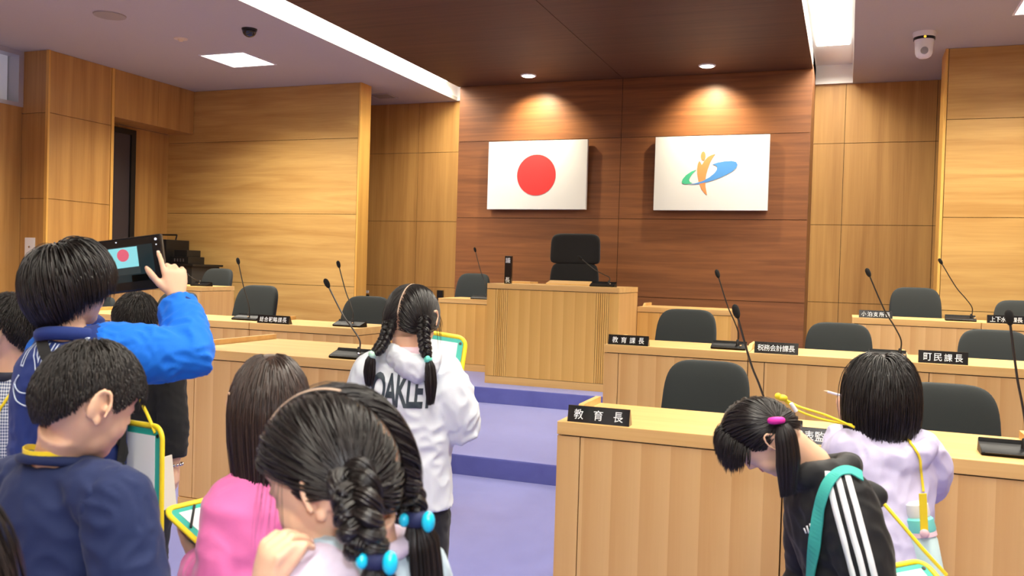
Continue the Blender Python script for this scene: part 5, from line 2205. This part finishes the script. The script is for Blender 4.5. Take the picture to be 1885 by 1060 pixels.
shv = garment('shirt', S, root, base, gingham(), 0.022, wr=0.007, wsc=10, seed=6.0, sleeves=0.9, lo=-0.10)
ring_collar(S, 0.058, 0.014, cloth('dark_collar', (40, 44, 60)), root, base, 'collar')
finish(S, root, base)
tree = bvh([shv])
nc = thing('drawstring_bag', 'blue cord bag straps over the checked shirt', 'bag', (0, 0, 0))
bm = bmesh.new()
for dx in (0, 4):
    ln_ = drape(tree, smooth_path([at(14 + dx, 640, 2.56), at(18 + dx, 660, 2.5), at(24, 680, 2.5)], 8), None, 0.004)
    tube(bm, [q[0] for q in ln_], [0.004] * len(ln_), 8)
ball(bm, drape(tree, [at(36, 679, 2.5)], None, 0.006)[0][0], 0.012)
obj('strap', bm, mat('blue_cord', (58, 96, 176), 0.7), nc)
nc = thing('neck_cord', 'thin yellow cord across the checked shirt', 'cord', (0, 0, 0))
bm = bmesh.new()
ln_ = drape(tree, smooth_path([at(45, 684, 2.5), at(24, 720, 2.5), at(2, 752, 2.5), at(-14, 790, 2.5)], 10), None, 0.004)
tube(bm, [q[0] for q in ln_], [0.004] * len(ln_), 8)
obj('cord', bm, YCORD, nc)

# ---------------------------------------------------------------- boy in black behind the tablet boy
hc = at(251, 592, 3.20)
S = skeleton(hc, 0.7, 1.0, nb=at(252, 664, 3.18))
S['sh_r'] = at(308, 690, 3.16)
S['sh_l'] = at(196, 690, 3.22)
S['el_r'], S['wr_r'] = at(320, 780, 3.14), at(322, 848, 3.12)
S['el_l'], S['wr_l'] = at(188, 790, 3.22), at(200, 860, 3.3)
Mh = head_matrix(hc, 0.7, 0.12, 0.0, 0.97)
hands = {'r': dict(f=V((0, 0, -1)) + fwd * 0.1, n=-rgt, t=fwd, c=[(0.35, 0.6, 0.4)] * 4)}
root, base = person('boy in a black sweatshirt standing behind the tablet boy', S, Mh, 0.005, hands)
face_parts(root, base, Mh)
hair_short(Mh, root, base, 3000, 0.040, (0.02, -0.4, 0.9), M_HAIRM, nape=-0.62, front=0.36)
BLK = cloth('black_sweat_cloth', (14, 14, 16))
garment('sweatshirt', S, root, base, BLK, 0.020, wr=0.005, wsc=13, seed=12.0, sleeves=0.97, lo=-0.10)
ring_collar(S, 0.058, 0.013, BLK, root, base)
bm = bmesh.new()
wc = S['wr_r'] + V((0, 0, -0.012))
for a in np.linspace(0, 2 * PI, 14, endpoint=False):
    ball(bm, wc + rgt * 0.026 * math.cos(a) + fwd * 0.024 * math.sin(a), 0.005, None, 8, 6)
br_ = pobj('bead_bracelet', bm, M_CHROME, root, base)
finish(S, root, base)
fo = thing('folder', 'cream paper folder in the hand of the boy in black', 'folder', (0, 0, 0))
fo.matrix_world = Matrix.Translation(at(303, 884, 3.02)) @ Matrix((rgt * 0.5 + fwd * 0.86, upv.lerp(rgt, -0.16).normalized(), (rgt * 0.5 + fwd * 0.86).cross(upv))).transposed().to_4x4()
bm = bmesh.new()
box(bm, -0.035, 0.04, -0.10, 0.08, -0.003, 0.003, 0.001)
obj('cover', bm, mat('cream_card', (228, 222, 206), 0.8), fo)
bm = bmesh.new()
box(bm, -0.038, 0.038, -0.102, 0.078, -0.006, -0.003, 0.001)
obj('back_cover', bm, mat('blue_card', (40, 120, 190), 0.7), fo)

# ---------------------------------------------------------------- girl in the pink sweatshirt
hc = at(497, 741, 1.85)
S = skeleton(hc, 0.9, 0.95, nb=at(492, 866, 1.83))
S['sh_l'], S['sh_r'] = at(436, 928, 1.82), at(592, 925, 1.88)
S['el_l'], S['wr_l'] = at(408, 1082, 1.77), at(362, 1040, 1.92)
S['el_r'], S['wr_r'] = at(610, 1090, 1.9), at(480, 1060, 2.1)
Mh = head_matrix(hc, 0.68, 0.22, 0.0, 0.96)
hands = {'l': dict(f=-rgt * 0.25 + fwd * 0.6 + upv * 0.5, n=upv * 0.6 + rgt * 0.3, t=-rgt, c=[(0.4, 0.7, 0.5)] * 4)}
root, base = person('girl with long dark hair in a pink sweatshirt, seen from behind', S, Mh, 0.005, hands)
face_parts(root, base, Mh)
nb_ = S['nb']
caps = [(nb_ + V((0, 0, 0.10)), nb_ - V((0, 0, 0.02)), 0.050), (nb_ - V((0, 0, 0.09)), S['waist'], 0.092)]
hair_long(Mh, root, base, 5200, 0.215, M_HAIRB, caps, vol=0.011, K=20, wild=0.012, grav=0.9, ends=0.55)
PINK = cloth('pink_sweat_cloth', (240, 120, 184), sheen=0.3)
garment('sweatshirt', S, root, base, PINK, 0.022, wr=0.006, wsc=11, seed=15.0, sleeves=0.95, lo=-0.08, puff=0.008)
ring_collar(S, 0.054, 0.009, mat('white_collar_cloth', (236, 234, 236), 0.8), root, base, 'collar', h=-0.006, tilt=0.010)
finish(S, root, base)

# ---------------------------------------------------------------- girl in front with two plaits
hc = at(617, 868, 1.15)
S = skeleton(hc, 1.5, 0.95, nb=at(668, 1000, 1.17))
S['sh_l'], S['sh_r'] = at(590, 1085, 1.08), at(752, 1052, 1.28)
S['el_l'], S['wr_l'] = at(556, 1290, 1.0), at(474, 1118, 1.05)
S['el_r'], S['wr_r'] = at(800, 1230, 1.3), at(700, 1330, 1.4)
Mh = head_matrix(hc, 1.72, 0.34, -0.05, 1.03)
hands = {'l': dict(f=upv * 0.85 + rgt * 0.22 - fwd * 0.1, n=rgt * 0.62 + fwd * 0.55 - upv * 0.2, t=-fwd * 0.7 + rgt * 0.6, s=0.84, c=[(0.75, 0.85, 0.45), (0.8, 0.9, 0.5), (0.85, 0.95, 0.5), (0.9, 1.0, 0.5)], th=(0.30, 0.95, 0.25), tc=0.2, sp=0.06)}
root, base = person('girl in the foreground with two thick plaits, hand raised to her mouth', S, Mh, 0.0029, hands)
nails(S, 'l', root, base)
face_parts(root, base, Mh)
inv = Mh.inverted()


def hdir(px, py, d):
    q = inv @ at(px, py, d)
    q = np.array(q[:]) / HC2
    return q / np.linalg.norm(q)


d = sph(6400)
d = d[hairline(d, 0.46, 0.0, -0.62)]
tl_ = hdir(650, 905, 1.06)
tr_ = np.array((0.55, -0.72, -0.42))
tr_ /= np.linalg.norm(tr_)
d = d[np.abs(d[:, 0] + 0.11) > 0.014]
left = d[:, 0] < -0.11
ties = np.where(left[:, None], tl_[None], tr_[None])
P = gathered(Mh, d, ties, 16, 0.016, 1.06, sag=0.03)
bm = scalp_cap(Mh, lambda q: hairline(q, 0.50, 0.03, -0.58) & (np.abs(q[:, 0] + 0.11) > 0.03), 0.004)
add_mesh(bm, strand_mesh(P, rng.uniform(0.0008, 0.0017, len(P)), Mh.translation[:]))
# loose wisps by the temple and ear
d2 = sph(420)
d2 = d2[(d2[:, 0] < -0.45) & (d2[:, 1] > 0.28) & (d2[:, 2] > 0.1) & (d2[:, 2] < 0.45)]
tt = np.tile(np.array([[-0.25, 0.15, -0.9]]), (len(d2), 1))
P = sim(Mh, d2 * HC2, tt, 0.10 * rng.uniform(0.6, 1.1, len(d2)), 12, np.full(len(d2), 0.004), np.full(len(d2), 0.2), 0.85, jitter=0.02)
add_mesh(bm, strand_mesh(P, np.full(len(P), 0.0005), Mh.translation[:]))
hp = pobj('hair', bm, M_HAIR, root, base)
bm = bmesh.new()
bl = braid(bm, [at(640, 872, 1.05), at(655, 905, 1.02), at(660, 950, 1.00), at(668, 990, 1.00), at(690, 1024, 1.01)], 0.0185, 2.1, 26)
tail(bm, at(693, 1030, 1.01), V((0.1, 0.0, -1)), 0.16, 320, 0.011, 0.024, Mh, grav=0.4)
pobj('plait', bm, M_HAIR, hp, base)
bm = bmesh.new()
braid(bm, [at(722, 850, 1.20), at(742, 890, 1.19), at(752, 920, 1.18), at(762, 948, 1.17)], 0.016, 1.5, 22)
tail(bm, at(766, 958, 1.17), V((0.25, 0.1, -1)), 0.20, 420, 0.012, 0.028, Mh, grav=0.4)
pobj('plait', bm, M_HAIR, hp, base)
CYAN = mat('blue_hair_bobble', (20, 190, 226), 0.15, coat=0.4)
NVY = mat('navy_hair_band', (24, 32, 74), 0.8)
for (p, q) in ((at(692, 1027, 1.0), 1), (at(765, 953, 1.16), 2)):
    bm = bmesh.new()
    tube(bm, [p + V((0, 0, 0.008)), p, p - V((0, 0, 0.010))], [0.013, 0.0165, 0.013], 16)
    e = pobj('hair_band', bm, NVY, hp, base)
    bm = bmesh.new()
    ball(bm, p + rgt * 0.018 - fwd * 0.012 - upv * 0.002, (0.009, 0.009, 0.014))
    ball(bm, p - rgt * 0.014 - fwd * 0.012, (0.007, 0.007, 0.009))
    pobj('bobble', bm, CYAN, e, base)
# the pale line of the parting
bm = bmesh.new()
ln_ = []
for a in np.linspace(0.60, 2.05, 30):
    dd = np.array((-0.11, 0.994 * math.cos(a), 0.994 * math.sin(a)))
    p = Mh @ V(dd * (HC2 + 0.0055))
    ln_.append((p, (p - Mh.translation).normalized()))
ribbon(bm, ln_, 0.0045, 0.0015)
pobj('parting', bm, M_SCALP, hp, base)
PALE = cloth('pale_blue_grey_cloth', (168, 188, 200), sheen=0.3)
garment('jacket', S, root, base, PALE, 0.022, wr=0.006, wsc=13, seed=21.0, arms='', lo=-0.08)
LILW = cloth('white_lilac_print_cloth', (212, 200, 220))
for n in 'lr':
    bm = bmesh.new()
    arm(bm, S, n, 0.018, 0.93, 0.006)
    me = remesh(bm, 0.006, 4, 'sleeve')
    wrinkle(me, 0.005, 18, 6.0)
    pobj('sleeve', me, LILW if n == 'l' else PALE, root, base)
ring_collar(S, 0.060, 0.013, LILW, root, base)
finish(S, root, base)

# ---------------------------------------------------------------- girl in the white jacket
hc = at(758, 584, 2.65)
S = skeleton(hc, 0.36, 1.05, nb=at(750, 660, 2.63))
S['sh_l'], S['sh_r'] = at(694, 690, 2.62), at(808, 692, 2.64)
S['el_r'], S['wr_r'] = at(846, 782, 2.64), at(812, 735, 2.82)
S['el_l'], S['wr_l'] = at(668, 785, 2.66), at(700, 735, 2.86)
Mh = head_matrix(hc, 0.02, 0.36, 0.0, 0.96)
root, base = person('girl with two braids in a white jacket with large dark lettering on the back', S, Mh, 0.005)
face_parts(root, base, Mh)
inv = Mh.inverted()
d = sph(5200)
d = d[hairline(d, 0.46, 0.0, -0.62)]
tl_, tr_ = hdir(716, 612, 2.60), hdir(781, 610, 2.58)
left = d[:, 0] < -0.02
P = gathered(Mh, d, np.where(left[:, None], tl_[None], tr_[None]), 14, 0.009, 1.05, sag=0.03)
bm = scalp_cap(Mh, lambda q: hairline(q, 0.50, 0.03, -0.58) & (np.abs(q[:, 0] + 0.02) > 0.024), 0.004)
add_mesh(bm, strand_mesh(P, rng.uniform(0.0009, 0.0018, len(P)), Mh.translation[:]))
d2 = sph(900)
d2 = d2[(d2[:, 0] > 0.5) & (d2[:, 1] > 0.3) & (d2[:, 2] > 0.1) & (d2[:, 2] < 0.5)]
tt = np.tile(np.array([[0.3, 0.2, -0.9]]), (len(d2), 1))
P = sim(Mh, d2 * HC2, tt, 0.09 * rng.uniform(0.6, 1.1, len(d2)), 10, np.full(len(d2), 0.005), np.full(len(d2), 0.25), 0.85, jitter=0.02)
add_mesh(bm, strand_mesh(P, np.full(len(P), 0.0009), Mh.translation[:]))
hp = pobj('hair', bm, M_HAIR, root, base)
for pth, tl0, td, L_, tieP, tcol in (([at(717, 592, 2.58), at(712, 615, 2.54), at(702, 636, 2.53), at(690, 650, 2.52)], at(684, 656, 2.52), V((-0.2, 0, -1)), 0.10, at(686, 652, 2.52), (196, 240, 214)),
                                    ([at(781, 585, 2.56), at(780, 612, 2.53), at(782, 636, 2.52), at(787, 658, 2.52)], at(789, 664, 2.52), V((0.25, 0, -1)), 0.145, at(788, 660, 2.52), (110, 226, 200))):
    bm = bmesh.new()
    braid(bm, pth, 0.0125, 2.6, 20)
    tail(bm, tl0, td, L_, 260, 0.009, 0.017, Mh, grav=0.3)
    pobj('plait', bm, M_HAIR, hp, base)
    bm = bmesh.new()
    tube(bm, [tieP + V((0.003, 0, 0.008)), tieP, tieP - V((0.002, 0, 0.010))], [0.009, 0.013, 0.010], 14)
    ball(bm, tieP - fwd * 0.012, (0.008, 0.008, 0.010))
    pobj('hair_band', bm, mat('mint_hair_band', tcol, 0.5), hp, base)
bm = bmesh.new()
ln_ = []
for a in np.linspace(1.2, 3.35, 34):
    dd = np.array((-0.02, math.cos(a), math.sin(a)))
    p = Mh @ V(dd * (HC2 + 0.003))
    ln_.append((p, (p - Mh.translation).normalized()))
ribbon(bm, ln_, 0.0032, 0.0012)
pobj('parting', bm, M_SCALP, hp, base)
WHITEJ = cloth('white_windbreaker', (214, 220, 228), 0.55, 0.1, (300, 0.05))


def hoodlump(bm):
    nb, br, bf = S['nb'], S['br'], S['bf']
    b0 = nb - bf * 0.080 - V((0, 0, 0.012))
    tube(bm, [b0 + br * (x * 0.85 + 0.025) + V((0, 0, z * 0.6 + 0.022)) - bf * y for x, z, y in ((-0.085, 0.035, -0.045), (-0.065, 0.01, -0.01), (-0.025, -0.03, 0.012), (0.02, -0.05, 0.018), (0.062, -0.025, 0.005), (0.082, 0.02, -0.03))],
         [(0.022, 0.016), (0.034, 0.022), (0.040, 0.026), (0.044, 0.028), (0.036, 0.024), (0.024, 0.018)], 16, side=[V((0, 0, 1))] * 6)


jk = garment('jacket', S, root, base, WHITEJ, 0.030, wr=0.009, wsc=11, seed=31.0, sleeves=0.97, lo=0.035, hem=0.0, puff=0.014, belly=1.05)
bm = bmesh.new()
hoodlump(bm)
me = remesh(bm, 0.005, 4, 'hood')
wrinkle(me, 0.005, 18, 2.0)
hood = pobj('hood', me, WHITEJ, root, base)
bm = bmesh.new()
tube(bm, [S['nb'] + S['br'] * (0.056 * math.cos(a)) + S['bf'] * (0.05 * math.sin(a)) + V((0, 0, 0.026)) for a in np.linspace(0, 2 * PI, 25)], [0.014] * 25, 10, cap=False)
pobj('inner_collar', bm, mat('pale_pink_cloth', (238, 206, 218), 0.8), root, base)
tree = bvh([jk])
me = text_mesh('OAKLEY', 1.0, bold=0.028, extrude=0.0, shear=0.10, spacing=0.86)
fit_text(me, 0.185, 0.098, Matrix.Identity(4))
tu = (S['br'] * 0.995 - V((0, 0, 0.03))).normalized()
bm = project_text(me, at(739, 722, 2.5), tu, V((0, 0, 1)), tree, 0.0025)
pobj('lettering', bm, mat('charcoal_print', (44, 56, 66), 0.6), root, base)
bm = bmesh.new()
q = drape(bvh([hood]), [at(783, 686, 2.4)], None, 0.003)[0]
ball(bm, q[0], (0.006, 0.003, 0.009))
pobj('cord_stopper', bm, M_CHROME, root, base)
# dark waist bag band and jeans
bm = bmesh.new()
ax = (S['nb'] - S['hip']).normalized()
tube(bm, [S['hip'] - ax * 0.035, S['hip'] - ax * 0.028, S['hip'] + ax * 0.03, S['hip'] + ax * 0.04], [(0.128, 0.100), (0.139, 0.108), (0.136, 0.106), (0.12, 0.098)], 30, side=[S['br']] * 4)
pobj('waistband', bm, cloth('black_waist_cloth', (34, 34, 38)), root, base)
finish(S, root, base, M_JEANS)
cb = clipboard('yellow and teal clipboard held up by the girl in the white jacket', at(794, 668, 2.80), rgt * 0.97 + fwd * 0.1 - upv * 0.16, upv * 0.95 + fwd * 0.3 - rgt * 0.10, 0.20, 0.20, band=False)

# ---------------------------------------------------------------- girl in the black jacket, bending
hc = at(1403, 801, 2.10)
f_ = (-rgt * 0.52 - upv * 0.82 + fwd * 0.12).normalized()
u_ = (-rgt * 0.80 + upv * 0.52)
u_ = (u_ - f_ * u_.dot(f_)).normalized()
Mh = Matrix.Translation(hc) @ Matrix((f_.cross(u_), f_, u_)).transposed().to_4x4() @ Matrix.Scale(0.93, 4)
S = skeleton(hc, 1.25, 0.95, nb=at(1508, 862, 2.12), hip=at(1600, 1185, 2.10))
S['sh_l'], S['sh_r'] = at(1554, 915, 2.03), at(1500, 900, 2.24)
S['el_l'], S['wr_l'] = at(1606, 1085, 1.97), at(1540, 1190, 1.98)
S['el_r'], S['wr_r'] = at(1490, 1060, 2.30), at(1440, 1160, 2.25)
root, base = person('girl with a side ponytail bending over in a black jacket with white sleeve stripes', S, Mh, 0.0045)
face_parts(root, base, Mh, closed=True)
inv = Mh.inverted()
d = sph(6000)
d = d[hairline(d, 0.40, 0.0, -0.60)]
tie = hdir(1432, 775, 2.02)
sel = (d[:, 1] > 0.62) & (d[:, 2] > 0.2)
dg = d[~sel]
tie_r = np.array((0.95, -0.15, 0.2)) / np.linalg.norm((0.95, -0.15, 0.2))
near = dg[:, 0] < 0.05
P = gathered(Mh, dg, np.where(near[:, None], tie[None], tie_r[None]), 14, 0.010, 1.05, sag=0.0)
bm = scalp_cap(Mh, lambda q: hairline(q, 0.44, 0.03, -0.56), 0.004)
add_mesh(bm, strand_mesh(P, rng.uniform(0.0009, 0.0018, len(P)), Mh.translation[:]))
# fringe falling forward
df = d[(d[:, 1] > 0.35) & (d[:, 2] > 0.35)]
df = np.concatenate([df, df + rng.normal(0, 0.03, df.shape), df + rng.normal(0, 0.03, df.shape)])
df /= np.linalg.norm(df, axis=1, keepdims=True)
t_ = away(df, (0, -0.2, 1)) + rng.normal(0, 0.06, df.shape)
P = sim(Mh, df * HC2, t_, 0.046 * rng.uniform(0.75, 1.1, len(df)), 12, 0.004 + 0.012 * rng.uniform(0, 1, len(df)), np.full(len(df), 0.42), 0.8, jitter=0.02)
add_mesh(bm, strand_mesh(P, rng.uniform(0.0009, 0.0017, len(P)), Mh.translation[:]))
hp = pobj('hair', bm, M_HAIR, root, base)
bm = bmesh.new()
tail(bm, at(1440, 782, 2.01), V((0.45, -0.05, -1)), 0.19, 1000, 0.013, 0.027, Mh, grav=0.35, end=0.55, K=16, stiff=0.75)
pobj('ponytail', bm, M_HAIR, hp, base)
bm = bmesh.new()
c_ = at(1429, 774, 2.005)
pts = [c_ + rgt * 0.0135 * math.cos(a) - fwd * 0.013 * math.sin(a) + upv * 0.004 * math.sin(a) for a in np.linspace(0, 2 * PI, 21)]
tube(bm, pts, [0.0068] * 21, 10, cap=False)
pobj('hair_band', bm, mat('pink_hair_band', (255, 60, 176), 0.6), hp, base)
BJ = cloth('black_track_cloth', (14, 15, 18), 0.7)


def hood8(bm):
    nb, br, bf = S['nb'], S['br'], S['bf']
    for a0, a1 in ((0, 1),):
        pts = [nb + br * (0.075 * math.cos(a)) + bf * (0.07 * math.sin(a)) + V((0, 0, -0.005 - 0.02 * math.sin(a))) for a in np.linspace(PI * 0.62, PI * 2.38, 15)]
        tube(bm, pts, [0.022] + [0.03] * 13 + [0.022], 12)
    c = nb - bf * 0.10 + V((0, 0, -0.045))
    ball(bm, c, (0.06, 0.04, 0.035))


jk = garment('jacket', S, root, base, BJ, 0.026, wr=0.006, wsc=12, seed=41.0, sleeves=0.97, lo=-0.10, puff=0.010, extra=hood8)
tree = bvh([jk])
WST = mat('white_stripe', (238, 240, 242), 0.6)
for k3 in range(3):
    off = (k3 - 1) * 19
    raw = [(1540 + off * 0.9, 868 + abs(off) * 0.0), (1556 + off, 930), (1572 + off, 990), (1588 + off, 1050), (1600 + off, 1110), (1590 + off, 1150)]
    ln_ = drape(tree, smooth_path([at(x, y, 1.85) for x, y in raw], 10), None, 0.0025)
    bm = bmesh.new()
    ribbon(bm, ln_, 0.0135, 0.0015)
    pobj('stripe', bm, WST, root, base)
bm = bmesh.new()
for x_, h_ in ((1486, 10), (1491, 14), (1497, 18)):
    q = [drape(tree, [at(x_ - dx, 981 - h_ * s_, 1.9)], None, 0.003)[0] for s_, dx in ((0.0, 0), (1.0, 4))]
    ribbon(bm, [q[0], (q[0][0].lerp(q[1][0], 0.5), q[0][1]), q[1]], 0.005, 0.001)
pobj('chest_logo', bm, WST, root, base)
finish(S, root, base, cloth('black_track_trousers', (24, 24, 28)))
P8S, P8tree, P8jk = S, tree, jk
bg = thing('shoulder_bag', 'teal green shoulder bag strap over the black jacket', 'bag', (0, 0, 0))
bm = bmesh.new()
raw = [(1493, 1105), (1497, 1040), (1505, 970), (1516, 915), (1534, 880), (1560, 868), (1585, 880)]
ln_ = drape(tree, smooth_path([at(x, y, 1.85) for x, y in raw], 9), None, 0.006)
for _ in range(2):
    ln_ = [ln_[0]] + [((ln_[i - 1][0] + ln_[i][0] + ln_[i + 1][0]) / 3 - fwd * 0.0015, ln_[i][1]) for i in range(1, len(ln_) - 1)] + [ln_[-1]]
ribbon(bm, ln_, 0.030, 0.003)
TEALS = mat('teal_strap', (60, 172, 162), 0.75, bump=(900, 0.2))
obj('strap', bm, TEALS, bg)
bm = bmesh.new()
superbox(bm, 0.22, 0.08, 0.20, e=0.3)
pc = at(1480, 1260, 1.88)
for v in bm.verts:
    v.co += pc
obj('pouch', bm, TEALS, bg, True)

# ---------------------------------------------------------------- girl in lilac
hc = at(1624, 716, 2.58)
S = skeleton(hc, 0.05, 0.94, nb=at(1632, 806, 2.55), hip=at(1628, 1050, 2.47))
S['sh_l'], S['sh_r'] = at(1570, 832, 2.55), at(1692, 832, 2.55)
S['el_l'], S['wr_l'] = at(1553, 872, 2.74), at(1556, 778, 2.86)
S['el_r'], S['wr_r'] = at(1706, 892, 2.62), at(1680, 850, 2.78)
Mh = head_matrix(hc, 0.22, 0.30, 0.0, 0.95)
hands = {'l': dict(f=upv * 0.9 - rgt * 0.1, n=rgt * 0.7 + fwd * 0.4, t=-rgt * 0.6 - fwd * 0.5, c=[(0.7, 0.8, 0.5)] * 4, s=0.85)}
root, base = person('girl with black shoulder-length hair in a lilac jacket at the front right desk', S, Mh, 0.005, hands)
face_parts(root, base, Mh)
nb_ = S['nb']
caps = [(nb_ + V((0, 0, 0.10)), nb_ - V((0, 0, 0.02)), 0.055)]
hair_long(Mh, root, base, 5200, 0.140, M_HAIR, caps, vol=0.016, curl=0.018, K=18, wild=0.026, grav=0.5, ends=0.95)
LIL = cloth('lilac_windbreaker', (200, 194, 226), 0.65, 0.2, (300, 0.05))


def hood9(bm):
    nb, br, bf = S['nb'], S['br'], S['bf']
    b0 = nb - bf * 0.075 - V((0, 0, 0.03))
    tube(bm, [b0 + br * x + V((0, 0, z)) - bf * y for x, z, y in ((-0.115, 0.03, -0.06), (-0.08, 0.0, -0.015), (-0.03, -0.03, 0.012), (0.03, -0.03, 0.015), (0.085, 0.0, -0.01), (0.118, 0.03, -0.05))],
         [(0.024, 0.018), (0.036, 0.026), (0.048, 0.032), (0.048, 0.032), (0.038, 0.028), (0.026, 0.02)], 16, side=[V((0, 0, 1))] * 6)
    for s_ in (-1, 1):
        c = S['sh_l'] if s_ < 0 else S['sh_r']
        tube(bm, [c + V((0, 0, 0.035)) - bf * 0.03, c - bf * 0.035 - V((0, 0, 0.01)), c - bf * 0.04 - V((0, 0, 0.07))], [(0.022, 0.016), (0.045, 0.026), (0.03, 0.018)], 14, side=[br] * 3)


jk = garment('jacket', S, root, base, LIL, 0.028, wr=0.008, wsc=11, seed=51.0, sleeves=0.9, lo=-0.12, puff=0.018, extra=hood9)
finish(S, root, base, cloth('lilac_skirt_trousers', (190, 186, 214)))
tree = bvh([jk])
pn = thing('pencil', 'pale pencil in the hand of the girl in lilac', 'pencil', (0, 0, 0))
a_, b_ = at(1516, 719, 2.84), at(1560, 731, 2.86)
bm = bmesh.new()
tube(bm, [a_.lerp(b_, 0.14), b_], [0.0042, 0.0042], 8)
obj('barrel', bm, mat('pale_pencil', (232, 226, 236), 0.4), pn)
bm = bmesh.new()
tube(bm, [a_, a_.lerp(b_, 0.14)], [0.0006, 0.0042], 8)
obj('tip', bm, mat('pencil_wood', (222, 190, 150), 0.6), pn)
nc = thing('neck_cord', 'yellow double neck cord stretched to the left from the girl in lilac', 'cord', (0, 0, 0))
bm = bmesh.new()
cord(bm, [at(1438, 731, 2.70), at(1470, 748, 2.68), at(1520, 764, 2.62), at(1572, 786, 2.50)], 0.0036)
obj('cord', bm, YCORD, nc)
bm = bmesh.new()
cord(bm, [at(1440, 733, 2.70), at(1468, 755, 2.69), at(1515, 772, 2.62), at(1568, 782, 2.52)], 0.0036)
obj('cord', bm, YCORD, nc)
bm = bmesh.new()
ln_ = drape(tree, smooth_path([at(1655, 800, 2.4), at(1672, 812, 2.4), at(1690, 838, 2.4), at(1694, 868, 2.4), at(1698, 905, 2.4)], 8), None, 0.004)
tube(bm, [q[0] for q in ln_], [0.0036] * len(ln_), 8)
obj('cord', bm, YCORD, nc)
bm = bmesh.new()
ball(bm, at(1440, 732, 2.69), (0.016, 0.014, 0.010))
ball(bm, at(1432, 729, 2.69), (0.010, 0.010, 0.010))
obj('knot', bm, YCORD, nc)
bm = bmesh.new()
tube(bm, [at(1456, 742, 2.675), at(1466, 757, 2.675)], [0.006, 0.006], 10)
obj('stopper', bm, M_WHITE, nc)
# bottle pouch
bp_ = thing('bottle_pouch', 'pale blue bottle pouch with a yellow strap hanging beside the girl in lilac', 'pouch', (0, 0, 0))
pt_, pb_ = at(1697, 985, 2.40), at(1720, 1120, 2.38)
ax_ = (pt_ - pb_).normalized()
bm = bmesh.new()
tube(bm, [pb_, pb_ + ax_ * 0.01, pb_.lerp(pt_, 0.5), pt_ - ax_ * 0.012, pt_], [0.03, 0.038, 0.040, 0.038, 0.034], 24)
obj('body', bm, mat('pastel_pouch', (204, 232, 232), 0.7, mott=(28, 0.06)), bp_, 'auto')
bm = bmesh.new()
tube(bm, [pt_, pt_ + ax_ * 0.012], [0.0392, 0.0385], 24)
obj('pink_band', bm, mat('pink_band', (240, 206, 216), 0.7), bp_, 'auto')
bm = bmesh.new()
tube(bm, [pt_ + ax_ * 0.012, pt_ + ax_ * 0.018, pt_ + ax_ * 0.045, pt_ + ax_ * 0.05], [0.0375, 0.039, 0.036, 0.03], 24)
obj('collar', bm, mat('aqua_band', (120, 214, 206), 0.6), bp_, 'auto')
bm = bmesh.new()
tube(bm, [pt_ + ax_ * 0.05, pt_ + ax_ * 0.06, pt_ + ax_ * 0.085, pt_ + ax_ * 0.092], [0.028, 0.031, 0.029, 0.018], 20)
obj('cap', bm, M_WHITE, bp_, 'auto')
ln_ = [(at(1698 + 3 * s_, 908 + 70 * s_, 2.345), -fwd) for s_ in np.linspace(0, 1, 8)]
bm = bmesh.new()
ribbon(bm, ln_, 0.020, 0.003)
obj('strap', bm, YCORD, bp_)
bm = bmesh.new()
ball(bm, at(1702, 982, 2.335), (0.012, 0.005, 0.012))
obj('clasp', bm, mat('pink_clasp', (240, 200, 206), 0.4), bp_, True)

# ---------------------------------------------------------------- child at the left edge, very near
hc = at(-262, 1085, 0.80)
S = skeleton(hc, 0.9, 0.95)
Mh = head_matrix(hc, 0.8, 0.2, 0.0, 0.95)
root, base = person('dark-haired child mostly outside the left edge, closest to the viewer', S, Mh, 0.007)
face_parts(root, base, Mh)
nb_ = S['nb']
caps = [(nb_ + V((0, 0, 0.10)), nb_ - V((0, 0, 0.02)), 0.055), (S['sh_l'], S['sh_r'], 0.07)]
hair_long(Mh, root, base, 3000, 0.13, M_HAIR, caps, vol=0.016, K=16, grav=0.4)
garment('sweatshirt', S, root, base, BLK, 0.02, wr=0.004, sleeves=0.95, lo=-0.08, voxel=0.008)
finish(S, root, base)

# ------------------------------------------------------------------ clipboards carried on cords
tree = bvh([P1sw])
c1 = clipboard('yellow and teal clipboard hanging at the tablet boy\'s right side', at(297, 905, 2.05) - (rgt * 0.78 - fwd * 0.55).normalized() * 0.11, rgt * 0.78 - fwd * 0.55, upv * 1.0 + rgt * 0.02, 0.22, 0.30, band=True)
bm = bmesh.new()
mw = c1.matrix_world.inverted()
cord(bm, [mw @ p for p in (at(250, 722, 2.13), at(270, 760, 2.09), at(286, 797, 2.065))], 0.0038)
obj('cord', bm, YCORD, c1)
A_, B_, C_ = at(300, 938, 1.88), at(393, 916, 2.02), at(352, 1012, 1.80)
uxx = (B_ - A_).normalized()
uyy = (A_ - C_)
uyy = (uyy - uxx * uyy.dot(uxx)).normalized()
cen = A_ + uxx * 0.155 - uyy * 0.115 + V((0, 0, 0.0))
clipboard('yellow and teal clipboard with white paper tilted before the girl in pink', cen, uxx, uyy, 0.31, 0.23)
uxx = (rgt * 0.9 + fwd * 0.3 + upv * 0.05).normalized()
uyy = (upv * 0.5 + fwd * 0.8)
c4 = clipboard('yellow and teal clipboard at the lower right corner of the picture', at(1705, 1128, 1.93), uxx, uyy, 0.20, 0.26)
bm = bmesh.new()
mw = c4.matrix_world.inverted()
cord(bm, [mw @ p for p in (at(1628, 928, 2.00), at(1660, 965, 1.97), at(1700, 1012, 1.95), at(1742, 1058, 1.95))], 0.0042)
obj('cord', bm, YCORD, c4)
